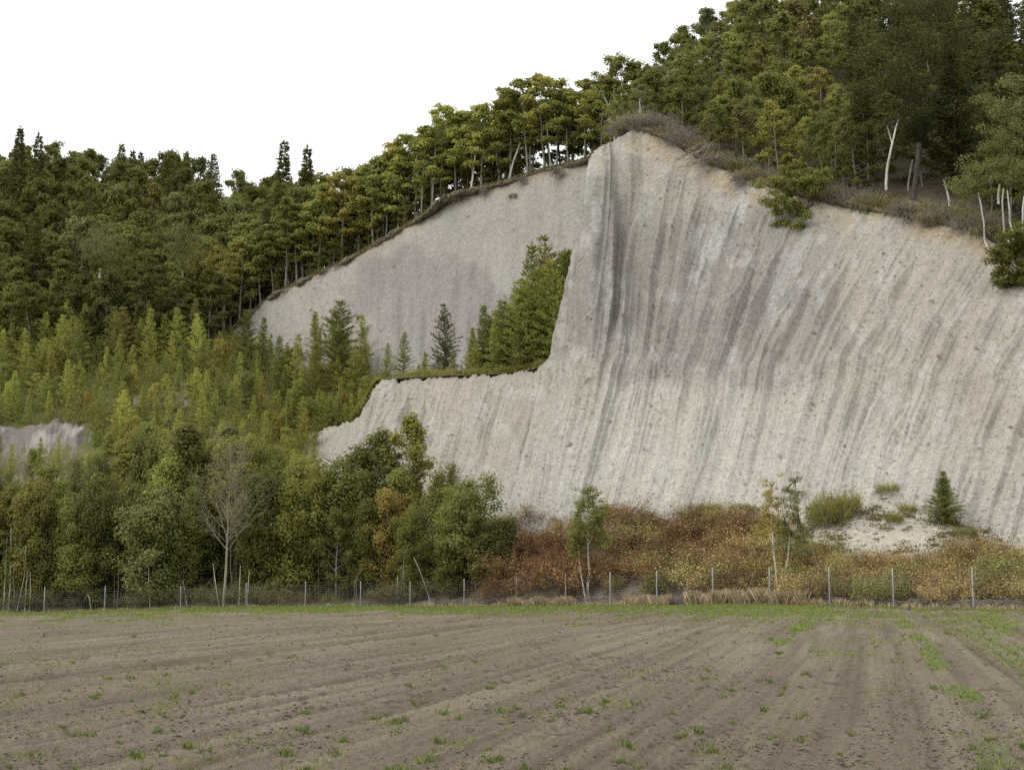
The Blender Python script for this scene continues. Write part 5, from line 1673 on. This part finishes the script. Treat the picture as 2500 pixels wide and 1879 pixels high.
# bare tan tree
def bare_tree():
    r = np.random.RandomState(5)
    g = np.array(bank_at(548, 1.0))
    H = at(548, 1095, g[1])[2] - g[2]
    o = link('bare_tree', None, loc=g, label='nearly leafless tan tree with upswept branches in front of the dark wood', cat='tree')
    T, L = Geo(), Geo()
    P = np.zeros((9, 3)); P[:, 2] = np.linspace(-.3, H, 9); P[:, 0] = np.array([-.12, -.02, .05, .07, .1, .1, .15, .2, .2])
    T.tube(P, np.linspace(.13, .015, 9), 8)
    tips = []
    for b in range(46):
        t = .36 + .6 * (b / 46.0)
        q = interp_poly(P, t)
        a = b * 2.4 + r.rand()
        ln = H * .38 * (1 - .72 * (t - .36) / .64) * r.uniform(.7, 1.1)
        el = math.radians(42 + 18 * (t - .3) + r.randn() * 6)
        d = np.array([math.cos(a) * math.cos(el), math.sin(a) * math.cos(el), math.sin(el)])
        B = bez(q, q + d * ln * .5 - np.array([0, 0, .03 * ln]), q + d * ln + np.array([0, 0, .08 * ln]), 7)
        T.tube(B, np.linspace(.045 * (1.2 - t), .007, 7), 4)
        for k in range(17):
            q2 = interp_poly(B, r.uniform(.25, 1))
            d2 = d * .8 + r.randn(3) * .38
            e2 = q2 + d2 * ln * r.uniform(.15, .32)
            T.tube(np.array([q2, (q2 + e2) / 2 + r.randn(3) * .03, e2]), np.array([.009, .007, .004]), 3)
            for m_ in range(3):
                q3 = q2 + (e2 - q2) * r.uniform(.3, 1)
                e3 = q3 + (d2 + r.randn(3) * .5) * ln * .1
                T.tube(np.array([q3, e3]), np.array([.006, .004]), 3)
                tips.append(e3)
    link('trunk', T.mesh('bare_tree_trunk', M_TAN, True), o)
    tips = np.array(tips)
    L.leaves(tips[r.randint(0, len(tips), 6500)] + r.randn(6500, 3) * .13, .085, r)
    c = link('crown', L.mesh('bare_tree_crown', M_DRY), o); c.color = (.25, .22, .09, 1)
bare_tree()

# thin pale stems along the wood's edge
for i, (pts, lb) in enumerate((
    ([(9, 1492), (12, 1420), (15, 1360), (17, 1310)], 'white birch stem at the very left edge behind the fence'), ([(21, 1490), (25, 1420), (26, 1370), (27, 1290)], 'tallest white birch stem near the left edge'),
    ([(40, 1495), (52, 1440), (60, 1400), (63, 1330)], 'white stem leaning right, third from the left edge'), ([(60, 1492), (64, 1430), (68, 1390)], 'short pale stem, fourth from the left edge'),
    ([(72, 1490), (74, 1440), (74, 1395)], 'short pale stem, fifth from the left edge'), ([(366, 1480), (363, 1420), (361, 1370), (357, 1340)], 'white stem alone before the darkest part of the wood'),
    ([(535, 1482), (527, 1430), (523, 1400), (520, 1375)], 'white stem left of the bare tan tree'), ([(583, 1482), (585, 1430), (587, 1380)], 'thin white stem just right of the bare tan tree'),
    ([(603, 1482), (606, 1430), (609, 1390)], 'second thin white stem right of the bare tan tree'), ([(457, 1484), (451, 1440), (446, 1415)], 'dim stem midway between the wood\'s white stems'),
    ([(604 + 445, 1462), (1035, 1420), (1024, 1390), (1010, 1360)], 'pale stem leaning left beneath the willows'), ([(972, 1447), (971, 1425), (970, 1405)], 'short pale stem under the orange-brown tree'),
    ([(222, 1484), (218, 1460), (214, 1450)], 'tiny pale leaning stem behind the second fence post'), ([(605, 1484), (604, 1465)], 'stub of a pale stem'))[:13]):
    Yf, _ = fence_line(pts[0][0])
    custom_trunk('birch_sapling', [(pts, .034, .016)], float(Yf) + 1.2, M_BIRCH, lb, cat='sapling', seed=60 + i)

r = np.random.RandomState(91)
for k in range(20):
    px = r.uniform(90, 1000) if k > 4 else r.uniform(30, 110)
    Yf, pb = fence_line(px)
    top = r.uniform(1290, 1400)
    dx = r.randn() * 9
    custom_trunk('bare_sapling', [([(px, pb - 1), (px + dx * .4, (pb * 2 + top) / 3), (px + dx * .5 + r.randn() * 2, (pb + top * 2) / 3), (px + dx, top)],   .028 + .015 * r.rand(), .014)], float(Yf) + r.uniform(.9, 2.4), M_BARK if r.rand() < .4 else M_BARKD,
                 f'thin {"leaning" if abs(dx) > 9 else "upright"} stem at the edge of the dark wood {zone(px)}', cat='sapling', group='thin stems at the edge of the dark wood', seed=200 + k)
# the birches to the right
custom_trunk('birch_tree', [([(1438, 1462), (1435, 1435), (1439, 1400), (1436, 1360), (1435, 1315), (1436, 1260), (1437, 1215)], .105, .03), ([(1436, 1330), (1450, 1300), (1462, 1270)], .03, .012), ([(1436, 1300), (1420, 1270), (1410, 1250)], .03, .012),
             ([(1436, 1280), (1460, 1250), (1480, 1240)], .03, .012)], 93.5, M_BIRCH,
             'green birch with a white trunk standing in front of the red bushes', crown=[(1437, 1195), (1433, 1205), (1442, 1225), (1420, 1230), (1450, 1230), (1428, 1262), (1460, 1265), (1445, 1285), (1415, 1290), (1430, 1215), (1445, 1215), (1438, 1235), (1425, 1245), (1455, 1245), (1405, 1255), (1440, 1265), (1470, 1250), (1480, 1240), (1415, 1275), (1455, 1275), (1395, 1280),
             (1435, 1290), (1470, 1290), (1410, 1300), (1450, 1305), (1395, 1305), (1470, 1310), (1425, 1310), (1460, 1325), (1485, 1330), (1400, 1330)], color=(.10, .13, .045), n_leaf=7000, rad=.5, cs=1.2, leaf=.115, seed=41)
custom_trunk('birch_tree', [([(1429, 1460), (1422, 1420), (1416, 1385), (1414, 1350), (1410, 1310)], .06, .02)], 93.2, M_BIRCH,
             'thinner leaning birch at the left of the green birch', crown=[(1410, 1300), (1400, 1320), (1418, 1325), (1405, 1340), (1395, 1345), (1420, 1345)], color=(.10, .12, .035), n_leaf=1800, rad=.45, leaf=.12, seed=42)
airy = [(1885, 1180), (1880, 1200), (1890, 1215), (1870, 1230), (1895, 1235), (1865, 1250), (1885, 1255), (1900, 1265), (1870, 1280), (1890, 1290), (1860, 1300), (1905, 1300)]
custom_trunk('birch_tree', [([(1899, 1444), (1895, 1400), (1890, 1360), (1887, 1320), (1884, 1280), (1883, 1230), (1885, 1185)], .07, .012), ([(1887, 1330), (1875, 1290), (1868, 1250)], .02, .008), ([(1886, 1300), (1898, 1260), (1900, 1230)], .02, .008)], 80.5, M_BIRCH,
             'thin airy birch with fine yellowing leaves, left one of the pair', crown=airy, color=(.19, .165, .05), n_leaf=3200, rad=.5, leaf=.09, seed=43)
custom_trunk('birch_tree', [([(1906, 1446), (1913, 1410), (1921, 1380), (1925, 1345), (1928, 1300), (1935, 1240), (1940, 1175)], .065, .012), ([(1926, 1330), (1940, 1290), (1950, 1260)], .02, .008), ([(1927, 1310), (1915, 1270)], .02, .008)], 80.3, M_BIRCH,
             'thin airy birch with grey-green leaves, right one of the pair', crown=[(a + 52, b - 6 + (b - 1180) * .25) for a, b in airy] + [(1945, 1320), (1925, 1340), (1955, 1350), (1935, 1300)], color=(.085, .105, .05), n_leaf=5000, rad=.5, leaf=.09, seed=44)
custom_trunk('young_tree', [([(2012, 1450), (2004, 1420), (1998, 1390), (1985, 1340), (1978, 1310)], .03, .01), ([(2004, 1420), (2010, 1370), (2012, 1330)], .02, .008)], 78, M_BARK, 'thin dark sapling with few leaves right of the birch pair',
             crown=[(1985, 1330), (2005, 1340), (2015, 1360), (1990, 1360)], color=(.15, .11, .05), n_leaf=250, rad=.5, leaf=.09, seed=45)

def spot(px, py):
    h = hit(px, py, ['bank', 'cliff'])
    return None if h is None else h
# lone spruce-like larch at the foot of the cliff
h = spot(2308, 1282)
hh = at(2308, 1150, h[1])[2] - h[2]
LONE = conifer(4242, H=4.2, W=1.5, whorl=.13, nbr=9, nl=.17, nw=.014, per=7, step=.1, up=16, tr=.05, base=.02, power=1.0, name='lone_conifer', mat=M_NEEDLE)
plant('young_conifer', LONE, h, hh / 4.2 * 1.35, sz=hh / 4.2, color=(.11, .125, .045), cat='conifer', label='lone bushy young conifer at the foot of the cliff on the right', jitter=0)
# round green broom bush
h = spot(2035, 1288)
for k, (px, py, s, c) in enumerate(((2035, 1285, 1.15, (.15, .15, .05)), (2060, 1265, .9, (.14, .145, .05)), (2005, 1290, .8, (.12, .13, .035)))):
    h = spot(px, py)
    plant('shrub', BROOM[k % 2], h, s, sz=s * 1.35, color=c, cat='shrub', parts=('stems', 'foliage'), label=('dense round green bush at the top of the talus', 'upper part bush beside the round green one', 'paler bush on the left of the round green one')[k])
h = spot(2165, 1210)
plant('shrub', BROOM[1], h, .62, color=(.13, .14, .045), cat='shrub', parts=('stems', 'foliage'), label='spiky grass-like bush high on the talus')
for k, (px, py, s, c, lb) in enumerate(((2180, 1280, .55, (.13, .12, .04), 'small olive bush in the middle of the bare talus'), (2215, 1252, .4, (.12, .11, .035), 'tiny olive bush below the lone conifer\'s left side'), (2358, 1318, .6, (.08, .11, .035), 'low green bush right below the lone conifer'),
                                        (1735, 1262, .7, (.13, .14, .04), 'olive bush above the red bushes on their right'), (1810, 1248, .65, (.10, .13, .035), 'green bush between the red bushes and the birch pair'), (1840, 1250, .5, (.15, .15, .04), 'small yellow-green bush left of the birch pair'),
                                        (1750, 1240, .35, (.06, .10, .04), 'tiny dark green plant on the cliff foot'), (1950, 1210, .5, (.07, .10, .035), 'small green bush behind the top of the birch pair'))):
    h = spot(px, py)
    if h is not None:
        plant('shrub', BROOM[k % 2] if k < 4 else BAMBOO[k % 2], h, s, color=c, cat='shrub', parts=('stems', 'foliage'), label=lb)

# red and tan bushes on the bank
RD, RB, RO = (.085, .045, .034), (.100, .062, .044), (.130, .095, .056)
TN, TY, TG = (.23, .185, .095), (.18, .165, .065), (.12, .125, .05)
for _ in range(150):
    px = PR.uniform(1200, 1850)
    Yf, _p = fence_line(px)
    dmax = np.interp(px, [1200, 1400, 1500, 1650, 1850], [12.5, 12.5, 12.8, 12.8, 12.5])
    dY = PR.uniform(1.6, dmax)
    g = bank_at(px, dY)
    _x, py = topx(g)
    if px < 1480:
        hi = PR.uniform(1.0, 2.4)
        c, w = pick([((RD, 'dark red'), 3), ((RB, 'red-brown'), 2)]) if py > 1345 or px > 1330 and PR.rand() < .3 else pick([((TN, 'tan'), 2), ((RO, 'orange-brown'), 2)])
    else:
        hi = PR.uniform(.9, 2.2)
        c, w = pick([((RD, 'dark red'), 2.4), ((RB, 'red-brown'), 3), ((RO, 'orange-brown'), 1.4), ((TG, 'olive'), 1.1), ((TN, 'tan'), .6), (((.17, .19, .07), 'pale green'), .6)])
        if py > 1400: c, w = pick([((RB, 'red-brown'), 1), ((RO, 'orange-brown'), 1), ((TN, 'tan'), 1.2), ((TG, 'olive'), 1)])
    side = 'left of the green birch' if px < 1435 else ('just right of the green birch' if px < 1600 else 'left of the birch pair')
    v = 'at the foot of the cliff' if py < 1330 else ('midway up the bank' if py < 1400 else 'close behind the fence')
    s = hi / 2.1
    plant('autumn_shrub', REDS[PR.randint(4)] if PR.rand() < .7 else (TAN + BUSHY)[PR.randint(6)], g, s * PR.uniform(.8, 1.3), sz=s, color=c, cat='shrub', group='autumn bushes on the bank behind the fence', parts=('stems', 'foliage'), label=f'{w} leafy bush {side}, {v}', jitter=.15)
for _ in range(130):
    px = PR.uniform(1760, 2720)
    lo, hi_ = (1.5, 10) if px < 1960 else ((1.5, 6.5) if px < 2250 else (1.5, 7.5))
    g = bank_at(px, PR.uniform(lo, hi_))
    _x, py = topx(g)
    c, w = pick([((TN, 'tan'), 2.4), ((TY, 'yellowish'), 2.4), ((RO, 'orange-brown'), 1.4), ((RB, 'red-brown'), 1.0), ((TG, 'olive'), 1)]) if px < 2000 else pick([((TN, 'tan'), 3), ((RO, 'orange-brown'), 1.2), ((RB, 'red-brown'), 1.6), ((TG, 'olive'), 2), ((TY, 'yellowish'), 2.4)])
    side = 'around the birch pair' if px < 1980 else ('below the bare talus' if px < 2250 else 'near the right edge')
    v = 'set back from the fence' if py < 1400 else 'close behind the fence'
    s = PR.uniform(.6, .95) if px < 2000 else PR.uniform(.5, .82)
    plant('tan_shrub', pick([(TAN[PR.randint(3)], 1.2), (REDS[PR.randint(4)], 1)]), g, s * .95, sz=s, color=c, cat='shrub', group='autumn bushes near the right end of the fence', parts=('stems', 'foliage'), label=f'{w} leafy bush {side}, {v}', jitter=.15)
P1, P2_ = [], []
for _ in range(1700):
    px = PR.uniform(1060, 2720)
    dmax = np.interp(px, [1060, 1200, 1400, 1500, 1650, 1850, 1960, 2100, 2250, 2400, 2700], [10, 12, 13, 13, 14, 13, 7, 5, 5, 6, 7])
    g = bank_at(px, .9 + dmax * PR.rand())
    (P1 if px < 1850 else P2_).append(g)
clumps('bank_undergrowth', P1, 34, .10, .45, (.105, .075, .05), M_DRY, 'brown and red undergrowth between the bushes on the bank', 'undergrowth', 16, .9)
clumps('verge_undergrowth', P2_, 34, .10, .4, (.17, .14, .075), M_DRY, 'tan undergrowth between the bushes at the right end of the fence', 'undergrowth', 17, .9)
# rubble lying on the talus and along the cliff foot
r = np.random.RandomState(31)
RC, RR = [], []
for _ in range(5200):
    px = r.uniform(1250, 2620)
    py = r.uniform(1190, 1370) if px > 1900 else np.interp(px, [1250, 1450, 1650, 1900], [1275, 1255, 1225, 1200]) + r.randn() * 16
    h = hit(px, py, ['bank'])
    if h is None: continue
    RC.append(h); RR.append(.03 + .20 * r.rand() ** 7)
M_STONE = plain_noise_mat('talus_stone', (0.20, 0.18, 0.15), (0.36, 0.33, 0.28), 4.0, usevar=True)
link('rubble', blobs(np.array(RC), np.array(RR), r, M_STONE, 'rubble', .7), kind='stuff', label='pale rubble strewn over the talus and the foot of the cliff', cat='rubble')
# small green weeds scattered on the talus: one mass
r = np.random.RandomState(12)
G = Geo()
for _ in range(620):
    px, py = r.uniform(1940, 2470), r.uniform(1195, 1350)
    if noise(px * .02, py * .035, 0, 99) + .25 * r.randn() < .0: continue
    h = hit(px, py, ['bank'])
    if h is None: continue
    n = r.randint(16, 70)
    sz = r.uniform(.08, .3)
    C = h + r.randn(n, 3) * np.array([sz * 1.3, sz * 1.3, sz * .35]) + np.array([0, 0, .08])
    G.leaves(C, .12, r)
o = link('talus_weeds', G.mesh('talus_weeds', M_DRY), kind='stuff', label='scattered green and brown weeds on the bare talus', cat='weeds'); o.color = (.15, .13, .055, 1)

# ------------------------------------------------------------------ dead stalks and dry grass at the fence foot
r = np.random.RandomState(21)
G = Geo()
for _ in range(5200):
    px = 1050 + 1650 * r.rand() ** .75
    dY = .5 + 1.6 * r.rand()
    Yf, _p = fence_line(px)
    Y = Yf + dY
    X = at(px, 1480, Y)[0]
    z = float(fz(px)) + .02 + r.rand() ** 1.6 * (.55 if px < 1900 else .42)
    ln = r.uniform(.3, 1.1)
    a = r.randn() * .5
    d = np.array([math.cos(a), .5 * r.randn(), .35 * r.randn()]) * ln * .5
    p = np.array([X, Y, z])
    G.tube(np.array([p - d, p + r.randn(3) * .05, p + d]), np.array([.011, .010, .006]), 3)
link('dead_stalks', G.mesh('dead_stalks', M_TWIG, True), kind='stuff', label='grey mat of fallen dead stalks along the foot of the fence', cat='dead stalks')
X, Y, Z, Hh = [], [], [], []
for (a, b, dens, hh) in ((1240, 1400, 26, .5), (1525, 1630, 30, .5), (1670, 1770, 34, .62), (1775, 1960, 40, .68), (1400, 1520, 5, .3), (1950, 2120, 12, .35), (1000, 1250, 6, .3), (2120, 2700, 5, .25), (-100, 1000, 2.5, .25)):
    n = int((b - a) * dens)
    px = r.uniform(a, b, n)
    k = .55 + .45 * np.abs(np.sin(px * .052 + a)) 
    Yf, _p = fence_line(px)
    yy = Yf - .5 + 1.1 * r.rand(n)
    X.append((px - 1250) / F_PX * yy / .9995); Y.append(yy); Z.append(fz(px) - .04); Hh.append(1.5 * hh * k * r.uniform(.4, 1.1, n))
X, Y, Z, Hh = map(np.concatenate, (X, Y, Z, Hh))
blade_obj('dry_grass', np.stack([X, Y, Z], -1), Hh, np.full(len(X), .012), M_DRY, (.44, .36, .23), r, 'straw-coloured tufts of dry grass along the foot of the fence', 'dry grass', .55)
n = 26000
px = r.uniform(-150, 2650, n)
Yf, _p = fence_line(px)
yy = Yf - 2.6 + 2.9 * r.rand(n)
k = sstep(-.2, .3, noise(px * .02, yy * .4, 0, 3)) > r.rand(n) * .9
px, yy = px[k], yy[k]
blade_obj('verge_grass', np.stack([(px - 1250) / F_PX * yy, yy, fz(px) - .06], -1), r.uniform(.06, .17, len(px)), np.full(len(px), .022), M_GRASS, (.14, .17, .05), r, 'strip of greener grass just in front of the fence', 'grass', 1.0)

# ------------------------------------------------------------------ wire fence
posts = [(-60, 1434), (107, 1433), (255, 1431), (440, 1431), (600, 1423), (745, 1420), (880, 1419), (1001, 1420), (1133, 1413), (1261, 1407), (1381, 1401), (1490, 1397), (1604, 1394), (1741, 1386),
         (1880, 1385), (2026, 1385), (2182, 1388), (2377, 1385), (2600, 1384)]
PB, PT = [], []
for px, pt in posts:
    Yf, pb = fence_line(px)
    PB.append(at(px, pb, float(Yf))); PT.append(at(px, pt, float(Yf)))
PB, PT = np.array(PB), np.array(PT)
fo = link('wire_fence', None, label='long wire mesh fence on thin galvanised posts between the field and the bushes', cat='fence', loc=PB[9])
org = PB[9]
for b, t in zip(PB, PT):
    G = Geo()
    h = t[2] - b[2]
    G.tube(np.array([[0, 0, -.3], [0, 0, h * .5], [0, 0, h - .03], [0, 0, h]]), np.array([.036, .036, .036, .022]), 8)
    o = link('post', G.mesh('post', M_METAL, True), fo, loc=b - org)
    C = Geo(); C.tube(np.array([[0, 0, h - .05], [0, 0, h + .01], [0, 0, h + .03]]), np.array([.041, .041, .012]), 8)
    link('cap', C.mesh('post_cap', M_METAL, True), o)
G = Geo()
for i in range(len(PB) - 1):
    b0, b1 = PB[i] - org, PB[i + 1] - org
    L_ = np.linalg.norm(b1 - b0)
    hh = min(PT[i][2] - PB[i][2], PT[i + 1][2] - PB[i + 1][2]) - .22
    f = np.array([0, -.045, 0])
    for k, t in enumerate(np.linspace(.06, 1, 12) ** 1.15):
        sag = -.03 * (t > .9)
        mid = (b0 + b1) / 2 + np.array([0, 0, hh * t + sag + .02 * noise(i, k, 0, 2)]) + f
        a, c = b0 + np.array([0, 0, hh * t]) + f, b1 + np.array([0, 0, hh * t]) + f
        r0 = .0045 if k == 11 else .0028
        G.tube(np.array([a, mid, c]), np.full(3, r0), 3)
    nv = int(L_ / .22)
    for k in range(nv):
        q = b0 + (b1 - b0) * (k + .5) / nv + f
        G.tube(np.array([q + np.array([0, 0, .05]), q + np.array([0, 0, hh - .02])]), np.full(2, .0024), 3)
link('wire_mesh', G.mesh('wire_mesh', M_WIRE, True), fo)

# labels: where several things share one, say which by counting from the left
ORD = ['leftmost', 'second', 'third', 'fourth', 'fifth', 'sixth', 'seventh', 'eighth', 'ninth', 'tenth', 'eleventh', 'twelfth', 'thirteenth', 'fourteenth', 'fifteenth', 'sixteenth', 'seventeenth', 'eighteenth', 'nineteenth', 'twentieth']
by = {}
for rec in REG:
    by.setdefault(rec[1], []).append(rec)
for lb, recs in by.items():
    if 1 < len(recs) <= 40:
        recs.sort(key=lambda q: q[3])
        for k, (o, _l, _g, _x) in enumerate(recs):
            j = len(recs) - 1 - k
            if k <= j or j >= 20:
                w = ORD[k] + ('' if k == 0 else ' from the left')
            else:
                w = 'rightmost' if j == 0 else ORD[j] + ' from the right'
            o['label'] = lb + ', ' + w
for o in bpy.data.objects:
    lb = o.get('label')
    if lb:
        ws = lb.split()
        while len(ws) > 16 and 'the' in ws[1:]:
            ws.pop(len(ws) - 1 - ws[::-1].index('the'))
        o['label'] = ' '.join(ws)
bpy.context.view_layer.update()
print('objects', len(bpy.data.objects))
